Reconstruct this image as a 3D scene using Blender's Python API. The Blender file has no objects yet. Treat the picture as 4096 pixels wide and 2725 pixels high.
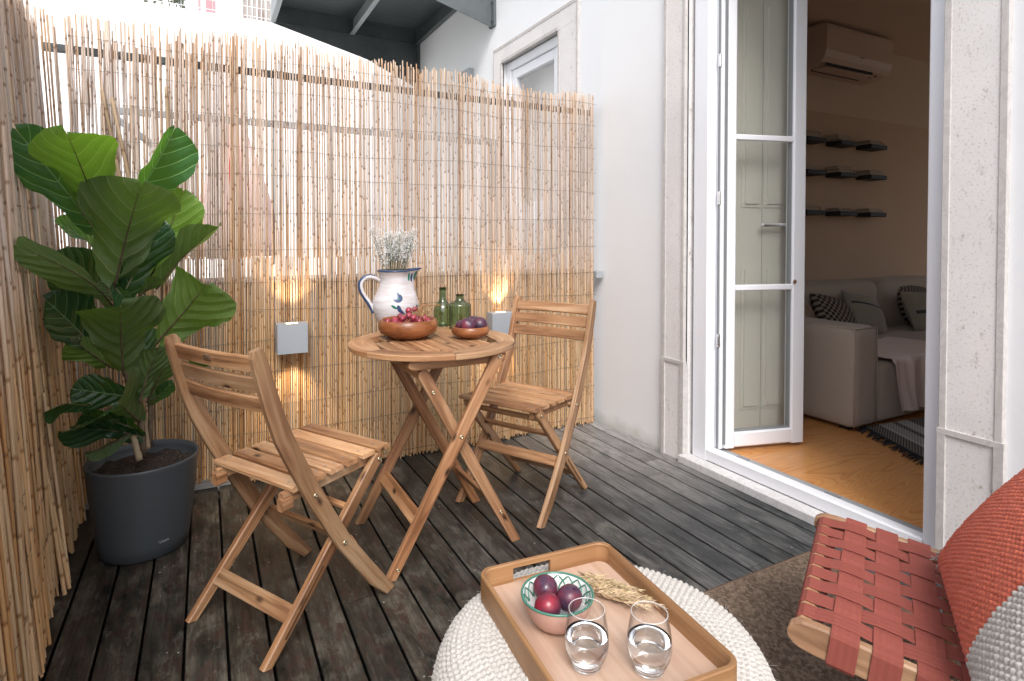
import bpy, math, random
import numpy as np
from mathutils import Vector, Matrix, noise

# ------------------------------------------------------------------ camera, world, sun, exposure
scene = bpy.context.scene
COL = scene.collection
R = math.radians
cam_data = bpy.data.cameras.new("camera")
cam = bpy.data.objects.new("camera", cam_data)
COL.objects.link(cam)
scene.camera = cam
cam_data.sensor_width = 36.0
cam_data.lens = 2330.0 / 4096.0 * 36.0
cam_data.shift_y = -0.08757
cam_data.clip_start = 0.02
cam_data.clip_end = 500
cam.location = (0, 0, 1.12)
cam.rotation_euler = (R(90 - 1.2), 0, -R(27.849))

world = bpy.data.worlds.new("World")
scene.world = world
world.use_nodes = True
wn = world.node_tree.nodes
wl = world.node_tree.links
wbg = wn['Background']
sky = wn.new('ShaderNodeTexSky')
sky.sky_type = 'NISHITA'
sky.sun_disc = False
SUN_EL, SUN_AZ = 46.0, 201.0
sky.sun_elevation = R(SUN_EL)
sky.sun_rotation = R(SUN_AZ)
sky.air_density = 1.0
sky.dust_density = 3.0
hsv = wn.new('ShaderNodeHueSaturation')
hsv.inputs['Saturation'].default_value = 0.40
hsv.inputs['Value'].default_value = 1.0
wl.new(sky.outputs[0], hsv.inputs['Color'])
wl.new(hsv.outputs[0], wbg.inputs['Color'])
wbg.inputs['Strength'].default_value = 0.15

sun_d = bpy.data.lights.new("sun", 'SUN')
sun_d.energy = 1.3
sun_d.angle = R(24)
sun_d.color = (1.0, 0.98, 0.96)
sun_o = bpy.data.objects.new("sun", sun_d)
COL.objects.link(sun_o)
# pointing from the sun (behind and left of the camera, high up)
d = Vector((math.sin(R(SUN_AZ)) * math.cos(R(SUN_EL)), math.cos(R(SUN_AZ)) * math.cos(R(SUN_EL)), math.sin(R(SUN_EL))))
sun_o.rotation_euler = d.to_track_quat('Z', 'Y').to_euler()
scene.view_settings.view_transform = 'Standard'
scene.view_settings.look = 'None'
scene.view_settings.gamma = 1.0
scene.view_settings.exposure = 0.84
scene.cycles.max_bounces = 10
scene.cycles.transparent_max_bounces = 12

rnd = random.Random(7)

# ------------------------------------------------------------------ materials
def mat(name, base=(0.8, 0.8, 0.8), rough=0.5, metal=0.0, spec=0.5, **kw):
    m = bpy.data.materials.new(name)
    m.use_nodes = True
    b = m.node_tree.nodes['Principled BSDF']
    b.inputs['Base Color'].default_value = (*base, 1)
    b.inputs['Roughness'].default_value = rough
    b.inputs['Metallic'].default_value = metal
    b.inputs['Specular IOR Level'].default_value = spec
    for k, v in kw.items():
        b.inputs[k].default_value = v
    return m


class NT:
    def __init__(s, m):
        s.m = m
        s.t = m.node_tree
        s.b = s.t.nodes['Principled BSDF']

    def n(s, typ, **kw):
        o = s.t.nodes.new(typ)
        for k, v in kw.items():
            setattr(o, k, v)
        return o

    def put(s, node, **kw):
        for k, v in kw.items():
            i = node.inputs[k.replace('_', ' ')]
            if isinstance(v, bpy.types.NodeSocket):
                s.t.links.new(v, i)
            else:
                i.default_value = v
        return node

    def link(s, a, b):
        s.t.links.new(a, b)

    def coord(s, kind='Object', scale=(1, 1, 1), attr=None):
        if attr:
            c = s.n('ShaderNodeAttribute', attribute_name=attr)
            src = c.outputs['Vector']
        else:
            c = s.n('ShaderNodeTexCoord')
            src = c.outputs[kind]
        mp = s.n('ShaderNodeMapping')
        mp.inputs['Scale'].default_value = scale
        s.link(src, mp.inputs['Vector'])
        return mp.outputs[0]

    def noise(s, vec, scale=5, detail=4, rough=0.6, dist=0.0):
        o = s.n('ShaderNodeTexNoise')
        s.link(vec, o.inputs['Vector'])
        o.inputs['Scale'].default_value = scale
        o.inputs['Detail'].default_value = detail
        o.inputs['Roughness'].default_value = rough
        o.inputs['Distortion'].default_value = dist
        return o.outputs['Fac']

    def ramp(s, fac, stops):
        o = s.n('ShaderNodeValToRGB')
        s.link(fac, o.inputs[0])
        cr = o.color_ramp
        while len(cr.elements) < len(stops):
            cr.elements.new(0.5)
        for e, (p, c) in zip(cr.elements, stops):
            e.position = p
            e.color = (*c, 1) if len(c) == 3 else c
        return o.outputs[0]

    def mix(s, fac, a, b, mode='MIX'):
        o = s.n('ShaderNodeMix', data_type='RGBA', blend_type=mode)
        for sock, v in ((o.inputs[0], fac), (o.inputs[6], a), (o.inputs[7], b)):
            if isinstance(v, bpy.types.NodeSocket):
                s.link(v, sock)
            elif isinstance(v, (int, float)):
                sock.default_value = v
            else:
                sock.default_value = (*v, 1)
        return o.outputs[2]

    def math(s, op, a, b=0.0, clamp=False):
        o = s.n('ShaderNodeMath', operation=op, use_clamp=clamp)
        for sock, v in ((o.inputs[0], a), (o.inputs[1], b)):
            if isinstance(v, bpy.types.NodeSocket):
                s.link(v, sock)
            else:
                sock.default_value = v
        return o.outputs[0]

    def bump(s, h, strength=0.3, dist=0.002):
        o = s.n('ShaderNodeBump')
        o.inputs['Strength'].default_value = strength
        o.inputs['Distance'].default_value = dist
        s.link(h, o.inputs['Height'])
        s.link(o.outputs[0], s.b.inputs['Normal'])

    def base(s, c):
        s.link(c, s.b.inputs['Base Color'])

    def rough(s, c):
        s.link(c, s.b.inputs['Roughness'])


def m_plaster(name, col=(0.80, 0.80, 0.81), var=0.04, bump=0.35, scale=1.0):
    m = mat(name, col, 0.85, spec=0.2)
    t = NT(m)
    v = t.coord()
    big = t.noise(v, 1.3 * scale, 3)
    c2 = tuple(max(0, x - var) for x in col)
    cc_ = t.mix(big, c2, tuple(min(1, x + var * .4) for x in col))
    crack = t.n('ShaderNodeTexVoronoi', feature='DISTANCE_TO_EDGE'); t.link(t.coord(scale=(1, 1.3, .55)), crack.inputs['Vector']); crack.inputs['Scale'].default_value = 1.1
    ln_ = t.math('MULTIPLY', t.ramp(crack.outputs['Distance'], [(0.0, (1, 1, 1)), (0.004, (0, 0, 0))]), t.ramp(t.noise(v, 3, 2), [(0.5, (0, 0, 0)), (0.6, (1, 1, 1))]))
    cc_ = t.mix(t.math('MULTIPLY', ln_, 0.0), cc_, tuple(x * .6 for x in col))
    fl_ = t.ramp(t.noise(v, 26, 5, 0.75), [(0.68, (0, 0, 0)), (0.74, (1, 1, 1))])
    cc_ = t.mix(t.math('MULTIPLY', fl_, 0.25), cc_, tuple(x * .7 for x in col))
    sz_ = t.n('ShaderNodeSeparateXYZ'); t.link(t.coord(), sz_.inputs[0])
    foot = t.n('ShaderNodeMapRange'); t.link(t.math('ADD', sz_.outputs[2], t.math('MULTIPLY', t.noise(v, 9, 4), -0.12)), foot.inputs[0])
    foot.inputs[1].default_value = 0.02; foot.inputs[2].default_value = -0.05
    cc_ = t.mix(t.math('MULTIPLY', foot.outputs[0], 0.45), cc_, (0.33, 0.34, 0.27))
    t.base(cc_)
    t.bump(t.math('ADD', t.noise(v, 160, 3, 0.7), t.math('MULTIPLY', t.noise(v, 9, 3), 1.5)), bump, 0.0015)
    return m


def m_wood(name, dark, mid, light, gscale=1.0, rough=0.42, attr='gco', tone=True, knots=True, contrast=1.0, stain=True):
    m = mat(name, mid, rough, spec=0.45)
    t = NT(m)
    v = t.coord(attr=attr, scale=(1.6 * gscale, 28 * gscale, 28 * gscale))
    vg = t.coord(attr=attr, scale=(6 * gscale, 260 * gscale, 260 * gscale))
    vb = t.coord(attr=attr, scale=(3, 9, 9))
    g1 = t.noise(v, 1.0, 4, 0.62, 1.2)
    g2 = t.noise(vg, 1.0, 2, 0.6)
    g3 = t.noise(vb, 1.0, 2)
    c = t.ramp(g1, [(0.33 - .05 * contrast, dark), (0.5, mid), (0.68 + .04 * contrast, light)])
    c = t.mix(t.math('MULTIPLY', g2, 0.5), c, tuple(x * 0.62 for x in mid), 'MIX')
    if tone:
        a = t.n('ShaderNodeAttribute', attribute_name='tone')
        c = t.mix(1.0, c, a.outputs['Color'], 'MULTIPLY')
    if stain:
        c = t.mix(t.ramp(g3, [(0.3, (1, 1, 1)), (0.55, (0, 0, 0))]), c, t.mix(1.0, c, (0.72, 0.62, 0.58), 'MULTIPLY'))
    if knots:
        vk = t.coord(attr=attr, scale=(7, 14, 14))
        vo = t.n('ShaderNodeTexVoronoi')
        t.link(vk, vo.inputs['Vector'])
        vo.inputs['Scale'].default_value = 1.0
        k = t.ramp(vo.outputs['Distance'], [(0.06, (1, 1, 1)), (0.17, (0, 0, 0))])
        c = t.mix(k, c, tuple(x * 0.3 for x in dark))
    t.base(c)
    t.bump(g2, 0.22, 0.0008)
    t.rough(t.ramp(g3, [(0.3, (rough + .12,) * 3), (0.7, (rough - .06,) * 3)]))
    return m


M = {}
M['plaster'] = m_plaster('white_plaster', (0.78, 0.785, 0.80))
M['bright_wall'] = m_plaster('courtyard_plaster', (0.86, 0.86, 0.87), 0.03, 0.1)
M['room_wall'] = m_plaster('room_wall_paint', (0.56, 0.42, 0.31), 0.05, 0.12, 1.6)
M['room_upper'] = m_plaster('room_upper_paint', (0.62, 0.49, 0.38), 0.02, 0.08)
M['concrete'] = m_plaster('concrete', (0.34, 0.34, 0.34), 0.08, 0.3, 3)
M['pvc'] = mat('white_plastic_frame', (0.80, 0.81, 0.85), 0.28)
M['seal'] = mat('grey_rubber_seal', (0.22, 0.23, 0.24), 0.5)
M['steel'] = mat('grey_painted_steel', (0.085, 0.098, 0.105), 0.5, 0.0, 0.5)
_t = NT(M['steel']); _v = _t.coord()
_t.base(_t.ramp(_t.noise(_v, 4, 6, 0.7), [(0.3, (0.065, 0.077, 0.083)), (0.62, (0.10, 0.113, 0.12)), (0.8, (0.15, 0.16, 0.165))]))
_t.bump(_t.noise(_v, 90, 3), 0.15, 0.001)
M['galv'] = mat('light_grey_steel', (0.33, 0.35, 0.37), 0.45, 0.1)
M['chrome'] = mat('bright_metal', (0.7, 0.7, 0.7), 0.25, 1.0)
M['brass'] = mat('dull_brass_bolt', (0.55, 0.47, 0.33), 0.35, 1.0)
M['black'] = mat('black_material', (0.012, 0.012, 0.014), 0.6)
M['wire'] = mat('rusty_binding_wire', (0.17, 0.135, 0.10), 0.6, 0.2)

# stone surround
def m_stone(name, col, pits=True):
    m = mat(name, col, 0.8, spec=0.25)
    t = NT(m)
    v = t.coord()
    n1 = t.noise(v, 3, 5, 0.65)
    n2 = t.noise(v, 120, 4, 0.75)
    c = t.ramp(n1, [(0.3, tuple(x * 0.9 for x in col)), (0.6, col), (0.8, (col[0] * 1.04, col[1] * 1.0, col[2] * 0.98))])
    if pits:
        sp = t.ramp(n2, [(0.34, (0.62, 0.57, 0.53)), (0.44, (1, 1, 1))])
        c = t.mix(0.8, c, sp, 'MULTIPLY')
        n3 = t.noise(t.coord(scale=(1, 1, 0.75)), 17, 9, 0.82, 0.2)
        n4 = t.noise(v, 3.2, 1)
        mask = t.math('MULTIPLY', t.ramp(n3, [(0.575, (0, 0, 0)), (0.66, (1, 1, 1))]), t.ramp(n4, [(0.40, (0, 0, 0)), (0.52, (1, 1, 1))]))
        c = t.mix(t.math('MULTIPLY', mask, 0.9), c, (0.26, 0.20, 0.155))
        t.bump(t.math('SUBTRACT', n2, t.math('MULTIPLY', mask, 0.8)), 0.4, 0.002)
    else:
        vein = t.noise(v, 7, 6, 0.7, 1.5)
        c = t.mix(t.ramp(vein, [(0.44, (0, 0, 0)), (0.5, (.5, .5, .5)), (0.56, (0, 0, 0))]), c, tuple(x * 0.7 for x in col))
    t.base(c)
    return m
M['stone'] = m_stone('bush_hammered_limestone', (0.74, 0.71, 0.70))
M['stone_edge'] = m_stone('smooth_limestone_margin', (0.56, 0.53, 0.515), False)
M['sill'] = m_stone('marble_sill', (0.62, 0.61, 0.61), False)

# reeds: colour held per vertex, thin stalks let some light through
m = mat('dry_reed', (0.5, 0.4, 0.28), 0.5, spec=0.35)
t = NT(m)
a = t.n('ShaderNodeAttribute', attribute_name='tone')
v = t.coord(scale=(260, 260, 3))
g = t.noise(v, 1.0, 3, 0.6)
c = t.mix(1.0, a.outputs['Color'], t.ramp(g, [(0.3, (0.86, 0.83, 0.78)), (0.6, (1, 1, 1))]), 'MULTIPLY')
t.base(c)
tr = t.n('ShaderNodeBsdfTranslucent')
t.link(c, tr.inputs['Color'])
mx = t.n('ShaderNodeMixShader')
mx.inputs[0].default_value = 0.24
out = t.t.nodes['Material Output']
t.link(t.b.outputs[0], mx.inputs[1]); t.link(tr.outputs[0], mx.inputs[2]); t.link(mx.outputs[0], out.inputs['Surface'])
M['reed'] = m

# deck boards
m = mat('weathered_deck_board', (0.06, 0.055, 0.05), 0.6, spec=0.35)
t = NT(m)
tone = t.n('ShaderNodeAttribute', attribute_name='tone').outputs['Color']
geo = t.n('ShaderNodeTexCoord')
sep = t.n('ShaderNodeSeparateXYZ'); t.link(geo.outputs['Object'], sep.inputs[0])
vg = t.coord(attr='gco', scale=(5, 120, 1))
vs = t.coord(attr='gco', scale=(5.5, 13, 1))
vd = t.coord(attr='gco', scale=(13, 24, 1))
grain = t.noise(vg, 1.0, 4, 0.65, 0.3)
blot = t.noise(vs, 1.0, 5, 0.7, 0.5)
blot2 = t.noise(vd, 1.0, 5, 0.75, 0.4)
brown = t.ramp(blot, [(0.36, (0.009, 0.010, 0.009)), (0.50, (0.036, 0.033, 0.026)), (0.62, (0.082, 0.072, 0.056))])
brown = t.mix(t.ramp(blot2, [(0.50, (0, 0, 0)), (0.60, (1, 1, 1))]), brown, (0.038, 0.023, 0.018))
scuf = t.noise(t.coord(attr='gco', scale=(4, 9, 1)), 3.0, 8, 0.8)
brown = t.mix(t.math('MULTIPLY', t.ramp(scuf, [(0.55, (0, 0, 0)), (0.66, (1, 1, 1))]), 0.75), brown, (0.105, 0.103, 0.088))
grey = t.ramp(blot, [(0.36, (0.013, 0.015, 0.016)), (0.5, (0.040, 0.042, 0.043)), (0.64, (0.088, 0.088, 0.086))])
grey = t.mix(t.math('MULTIPLY', t.ramp(scuf, [(0.56, (0, 0, 0)), (0.70, (1, 1, 1))]), 0.35), grey, (0.14, 0.14, 0.137))
xf = t.n('ShaderNodeMapRange'); t.link(sep.outputs[0], xf.inputs[0])
xf.inputs[1].default_value = 0.5; xf.inputs[2].default_value = 1.7
base = t.mix(xf.outputs[0], brown, grey)
worn = t.math('MULTIPLY', t.ramp(t.noise(t.coord(attr='gco', scale=(3.0, 9, 1)), 1.0, 6, 0.72, 0.8), [(0.53, (0, 0, 0)), (0.60, (1, 1, 1))]),
              t.math('ADD', t.math('MULTIPLY', xf.outputs[0], 0.45), 0.05))
base = t.mix(t.math('MULTIPLY', worn, t.ramp(grain, [(0.40, (0.05,) * 3), (0.62, (0.62,) * 3)])), base, (0.24, 0.225, 0.215))
xg = t.n('ShaderNodeMapRange'); t.link(sep.outputs[0], xg.inputs[0])
xg.inputs[1].default_value = 1.45; xg.inputs[2].default_value = 1.95
yg = t.n('ShaderNodeMapRange'); t.link(sep.outputs[1], yg.inputs[0])
yg.inputs[1].default_value = 1.7; yg.inputs[2].default_value = 2.5
base = t.mix(t.math('MULTIPLY', t.math('MULTIPLY', xg.outputs[0], yg.outputs[0]), t.ramp(scuf, [(0.35, (0.30,) * 3), (0.55, (1.0,) * 3)])), base, (0.27, 0.255, 0.245))
base = t.mix(1.0, base, t.ramp(grain, [(0.3, (0.62,) * 3), (0.62, (1.18,) * 3)]), 'MULTIPLY')
base = t.mix(1.0, base, tone, 'MULTIPLY')
vo = t.n('ShaderNodeTexVoronoi'); t.link(t.coord(), vo.inputs['Vector']); vo.inputs['Scale'].default_value = 24
sp = t.ramp(vo.outputs['Distance'], [(0.055, (1, 1, 1)), (0.075, (0, 0, 0))])
sp2 = t.math('MULTIPLY', sp, t.ramp(t.noise(t.coord(), 9, 1), [(0.5, (0, 0, 0)), (0.58, (1, 1, 1))]))
base = t.mix(t.math('MULTIPLY', sp2, 0.8), base, (0.42, 0.40, 0.37))
zz_ = t.n('ShaderNodeMapRange'); t.link(sep.outputs[2], zz_.inputs[0]); zz_.inputs[1].default_value = -0.0045; zz_.inputs[2].default_value = -0.0015
base = t.mix(zz_.outputs[0], (0.003, 0.003, 0.003), base)  # darkness of the gaps painted onto board sides below the top edge
t.base(base)
t.bump(grain, 0.5, 0.0015)
t.rough(t.ramp(blot, [(0.3, (0.34,) * 3), (0.7, (0.62,) * 3)]))
M['deck'] = m

M['acacia'] = m_wood('oiled_acacia', (0.125, 0.052, 0.024), (0.42, 0.222, 0.108), (0.66, 0.44, 0.265), 1.0, 0.42)
M['tray'] = m_wood('mango_wood', (0.20, 0.092, 0.034), (0.40, 0.215, 0.095), (0.54, 0.33, 0.18), 0.8, 0.45, knots=False)
M['trayfloor'] = m_wood('pale_mango_wood', (0.42, 0.26, 0.17), (0.58, 0.40, 0.295), (0.66, 0.49, 0.38), 0.6, 0.36, knots=False)
M['bowlwood'] = m_wood('reddish_bowl_wood', (0.13, 0.042, 0.015), (0.27, 0.095, 0.034), (0.42, 0.17, 0.068), 0.8, 0.27, knots=False)
M['oak'] = m_wood('oak_rail', (0.20, 0.11, 0.06), (0.38, 0.235, 0.14), (0.52, 0.36, 0.235), 1.2, 0.45, knots=False)

# interior pine floor, cathedral figure
m = mat('varnished_pine_floor', (0.5, 0.25, 0.1), 0.3, spec=0.5)
t = NT(m)
v = t.coord(scale=(.8, 4.4, 1))
dn = t.noise(v, 1.5, 2.0, 0.5, 0.6)
w = t.math('FRACT', t.math('MULTIPLY', dn, 21.0))
fig = t.ramp(w, [(0.0, (0.54, 0.215, 0.062)), (0.2, (0.66, 0.305, 0.10)), (0.8, (0.70, 0.35, 0.13)), (1.0, (0.54, 0.22, 0.065))])
fine = t.noise(t.coord(scale=(6, 200, 6)), 1.0, 2)
t.base(t.mix(t.math('MULTIPLY', fine, 0.35), fig, (0.33, 0.13, 0.04)))
M['pine'] = m

# leaves: glossy green top, matte paler underside, vein pattern, light passes through
m = mat('fig_leaf', (0.04, 0.14, 0.03), 0.35, spec=0.5)
t = NT(m)
uv = t.n('ShaderNodeAttribute', attribute_name='luv')
sx = t.n('ShaderNodeSeparateXYZ'); t.link(uv.outputs['Vector'], sx.inputs[0])
au = t.math('ABSOLUTE', sx.outputs[0]); vv = sx.outputs[1]
mid = t.ramp(t.math('SUBTRACT', au, t.math('MULTIPLY', t.math('SUBTRACT', 1.0, vv), 0.022)), [(0.006, (1, 1, 1)), (0.018, (0, 0, 0))])
curve = t.math('MULTIPLY', t.math('POWER', au, 1.35), 0.42)
side = t.math('ABSOLUTE', t.math('SUBTRACT', t.math('FRACT', t.math('MULTIPLY', t.math('SUBTRACT', t.math('ADD', vv, 0.02), curve), 6.2)), 0.5))
sidem = t.ramp(side, [(0.012, (1, 1, 1)), (0.05, (0, 0, 0))])
vor = t.n('ShaderNodeTexVoronoi', feature='DISTANCE_TO_EDGE')
t.link(uv.outputs['Vector'], vor.inputs['Vector']); vor.inputs['Scale'].default_value = 17
net = t.ramp(vor.outputs['Distance'], [(0.02, (1, 1, 1)), (0.07, (0, 0, 0))])
veins = t.math('MAXIMUM', mid, sidem)
nz = t.noise(uv.outputs['Vector'], 4, 5)
top = t.mix(nz, (0.009, 0.050, 0.022), (0.020, 0.092, 0.038))
top = t.mix(t.math('MULTIPLY', net, 0.2), top, (0.05, 0.16, 0.05))
top = t.mix(t.math('MULTIPLY', veins, 0.85), top, (0.26, 0.42, 0.18))
und = t.mix(nz, (0.062, 0.112, 0.038), (0.105, 0.172, 0.058))
und = t.mix(t.math('MULTIPLY', net, 0.28), und, (0.13, 0.21, 0.075))
und = t.mix(t.math('MULTIPLY', sidem, 0.75), und, (0.26, 0.30, 0.16))
und = t.mix(t.math('MULTIPLY', mid, 0.8), und, (0.10, 0.07, 0.05))
spk = t.ramp(t.noise(uv.outputs['Vector'], 45, 3, 0.7), [(0.66, (0, 0, 0)), (0.72, (1, 1, 1))])
und = t.mix(t.math('MULTIPLY', spk, 0.5), und, (0.03, 0.04, 0.02))
gm = t.n('ShaderNodeNewGeometry')
col = t.mix(gm.outputs['Backfacing'], top, und)
lt = t.n('ShaderNodeAttribute', attribute_name='tone')
col = t.mix(1.0, col, lt.outputs['Color'], 'MULTIPLY')
edge = t.ramp(t.noise(uv.outputs['Vector'], 3.5, 6, 0.75), [(0.66, (0, 0, 0)), (0.72, (1, 1, 1))])
col = t.mix(t.math('MULTIPLY', edge, 0.35), col, (0.16, 0.12, 0.04))
t.base(col)
t.rough(t.math('ADD', t.math('MULTIPLY', gm.outputs['Backfacing'], 0.30), 0.20))
t.bump(t.math('ADD', t.math('MULTIPLY', side, 1.0), t.math('MULTIPLY', vor.outputs['Distance'], 0.5)), 0.6, 0.006)
tr = t.n('ShaderNodeBsdfTranslucent')
t.link(t.mix(1.0, t.mix(0.7, col, (0.26, 0.52, 0.04)), lt.outputs['Color'], 'MULTIPLY'), tr.inputs['Color'])
mx = t.n('ShaderNodeMixShader'); mx.inputs[0].default_value = 0.32
out = t.t.nodes['Material Output']
t.link(t.b.outputs[0], mx.inputs[1]); t.link(tr.outputs[0], mx.inputs[2]); t.link(mx.outputs[0], out.inputs['Surface'])
M['leaf'] = m

M['bark'] = mat('plant_bark', (0.10, 0.065, 0.04), 0.8)
_t = NT(M['bark']); _v = _t.coord(scale=(1, 1, .4))
_t.base(_t.ramp(_t.noise(_v, 60, 4), [(0.35, (0.045, 0.028, 0.018)), (0.65, (0.15, 0.105, 0.065))]))
M['bark_pale'] = mat('pale_cut_stem', (0.25, 0.19, 0.12), 0.75)
M['pot'] = mat('slate_grey_pot', (0.052, 0.060, 0.068), 0.42)
_t = NT(M['pot']); _t.bump(_t.noise(_t.coord(), 500, 2), 0.15, 0.0005)
M['soil'] = mat('dark_potting_soil', (0.022, 0.014, 0.010), 0.95)
_t = NT(M['soil']); _v = _t.coord()
_t.base(_t.ramp(_t.noise(_v, 120, 3, 0.7), [(0.4, (0.012, 0.008, 0.006)), (0.66, (0.05, 0.032, 0.024)), (0.76, (0.35, 0.3, 0.25))]))
_t.bump(_t.noise(_v, 60, 4), 0.9, 0.01)
M['ceramic'] = mat('glazed_off_white_ceramic', (0.66, 0.62, 0.62), 0.18)
_t = NT(M['ceramic']); _v = _t.coord(scale=(1, 1, 9))
_t.base(_t.ramp(_t.noise(_v, 7, 4), [(0.35, (0.50, 0.44, 0.43)), (0.6, (0.60, 0.585, 0.61))]))
M['glaze_blue'] = mat('blue_glaze', (0.04, 0.065, 0.14), 0.2)
M['glaze_green'] = mat('green_glaze', (0.02, 0.16, 0.11), 0.2)
M['glaze_teal'] = mat('pale_teal_glaze', (0.06, 0.20, 0.15), 0.2)
M['bowl_white'] = mat('white_glazed_inside', (0.72, 0.70, 0.68), 0.15)
M['bowl_pink'] = mat('pink_glazed_outside', (0.60, 0.36, 0.29), 0.25)
M['cork'] = mat('cork', (0.42, 0.27, 0.16), 0.85)
_t = NT(M['cork']); _t.base(_t.ramp(_t.noise(_t.coord(), 220, 3), [(0.4, (0.25, 0.14, 0.08)), (0.6, (0.48, 0.32, 0.2))]))

def m_glass(name, col, ior=1.45, rough=0.0):
    m = mat(name, col, rough, spec=0.5)
    b = m.node_tree.nodes['Principled BSDF']
    b.inputs['Transmission Weight'].default_value = 1.0
    b.inputs['IOR'].default_value = ior
    return m
def m_thin(name, col, ior=1.5, edge=0.0, ecol=(.1, .3, .15)):
    """thin-walled glass: lets light through along its true path and mirrors by Fresnel"""
    m = bpy.data.materials.new(name); m.use_nodes = True
    nt = m.node_tree
    for nn in list(nt.nodes):
        if nn.type == 'BSDF_PRINCIPLED':
            nt.nodes.remove(nn)
    tb = nt.nodes.new('ShaderNodeBsdfTransparent'); tb.inputs[0].default_value = (*col, 1)
    lw_ = nt.nodes.new('ShaderNodeLayerWeight'); lw_.inputs[0].default_value = 0.5
    mr = nt.nodes.new('ShaderNodeValToRGB'); mr.color_ramp.elements[0].color = (*col, 1); mr.color_ramp.elements[0].position = .35
    mr.color_ramp.elements[1].color = (*ecol, 1)
    nt.links.new(lw_.outputs['Facing'], mr.inputs[0]); nt.links.new(mr.outputs[0], tb.inputs[0])
    gb = nt.nodes.new('ShaderNodeBsdfGlossy'); gb.inputs['Roughness'].default_value = 0.01
    fr = nt.nodes.new('ShaderNodeMath'); fr.operation = 'POWER'; fr.inputs[1].default_value = 3.0
    nt.links.new(lw_.outputs['Facing'], fr.inputs[0])
    fm = nt.nodes.new('ShaderNodeMath'); fm.operation = 'MULTIPLY_ADD'; fm.inputs[1].default_value = 0.8; fm.inputs[2].default_value = 0.075
    nt.links.new(fr.outputs[0], fm.inputs[0])
    ms = nt.nodes.new('ShaderNodeMixShader')
    nt.links.new(fm.outputs[0], ms.inputs[0]); nt.links.new(tb.outputs[0], ms.inputs[1]); nt.links.new(gb.outputs[0], ms.inputs[2])
    nt.links.new(ms.outputs[0], nt.nodes['Material Output'].inputs['Surface'])
    return m
M['green_glass'] = m_thin('green_bottle_glass', (0.50, 0.66, 0.50), 1.45, 0, (.07, .19, .10))
M['clear_glass'] = m_thin('clear_drinking_glass', (0.985, 0.99, 0.99), 1.45, 0, (.62, .64, .66))
M['rim_glass'] = mat('bright_glass_rim', (0.9, 0.92, 0.93), 0.05, spec=1.0)
M['rim_glass'].node_tree.nodes['Principled BSDF'].inputs['Alpha'].default_value = 0.32
M['water'] = m_glass('water', (0.97, 0.985, 0.99), 1.33)
# window panes: thin glass that shows what is behind and mirrors a little
m = bpy.data.materials.new('window_glass'); m.use_nodes = True
nt = m.node_tree
for nn in list(nt.nodes):
    if nn.type == 'BSDF_PRINCIPLED':
        nt.nodes.remove(nn)
tb = nt.nodes.new('ShaderNodeBsdfTransparent'); tb.inputs[0].default_value = (0.95, 0.95, 0.935, 1)
gb = nt.nodes.new('ShaderNodeBsdfGlossy'); gb.inputs['Roughness'].default_value = 0.02
lw_ = nt.nodes.new('ShaderNodeLayerWeight'); lw_.inputs[0].default_value = 0.5
fr = nt.nodes.new('ShaderNodeMath'); fr.operation = 'POWER'; fr.inputs[1].default_value = 4.0
nt.links.new(lw_.outputs['Facing'], fr.inputs[0])
fm = nt.nodes.new('ShaderNodeMath'); fm.operation = 'MULTIPLY_ADD'; fm.inputs[1].default_value = 0.9; fm.inputs[2].default_value = 0.16
nt.links.new(fr.outputs[0], fm.inputs[0])
ms = nt.nodes.new('ShaderNodeMixShader')
nt.links.new(fm.outputs[0], ms.inputs[0]); nt.links.new(tb.outputs[0], ms.inputs[1]); nt.links.new(gb.outputs[0], ms.inputs[2])
nt.links.new(ms.outputs[0], nt.nodes['Material Output'].inputs['Surface'])
M['pane'] = m

def m_fruit(name, c1, c2, rough=0.22, bloom=0.14, scale=22):
    m = mat(name, c1, rough, spec=0.5)
    t = NT(m); v = t.coord()
    a = t.ramp(t.noise(v, scale, 3), [(0.38, c1), (0.62, c2)])
    t.base(t.mix(t.math('MULTIPLY', t.noise(v, scale * 3, 5, 0.7), bloom), a, (0.28, 0.22, 0.30)))
    t.rough(t.ramp(t.noise(v, scale * 2, 3), [(0.3, (rough,) * 3), (0.7, (rough + .22,) * 3)]))
    return m
M['plum'] = m_fruit('dark_plum_skin', (0.022, 0.012, 0.03), (0.085, 0.012, 0.03))
M['plum_red'] = m_fruit('red_plum_skin', (0.26, 0.006, 0.02), (0.07, 0.008, 0.025), bloom=0.10)
M['plum_mix'] = m_fruit('purple_plum_skin', (0.035, 0.012, 0.035), (0.15, 0.012, 0.03))
M['grape'] = m_fruit('red_grape_skin', (0.36, 0.018, 0.035), (0.14, 0.012, 0.03), 0.10, 0.16, 60)
M['grape'].node_tree.nodes['Principled BSDF'].inputs['Subsurface Weight'].default_value = 0.12
M['stem'] = mat('grape_stem', (0.34, 0.17, 0.07), 0.6)
M['straw'] = mat('dried_grass_straw', (0.52, 0.40, 0.25), 0.7)
_t = NT(M['straw']); _a = _t.n('ShaderNodeAttribute', attribute_name='tone'); _t.base(_t.mix(1.0, (0.55, 0.43, 0.28), _a.outputs['Color'], 'MULTIPLY'))
M['flower_stem'] = mat('dried_flower_stem', (0.13, 0.14, 0.09), 0.8)
M['blossom'] = mat('tiny_white_blossom', (0.80, 0.80, 0.79), 0.85)

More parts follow.
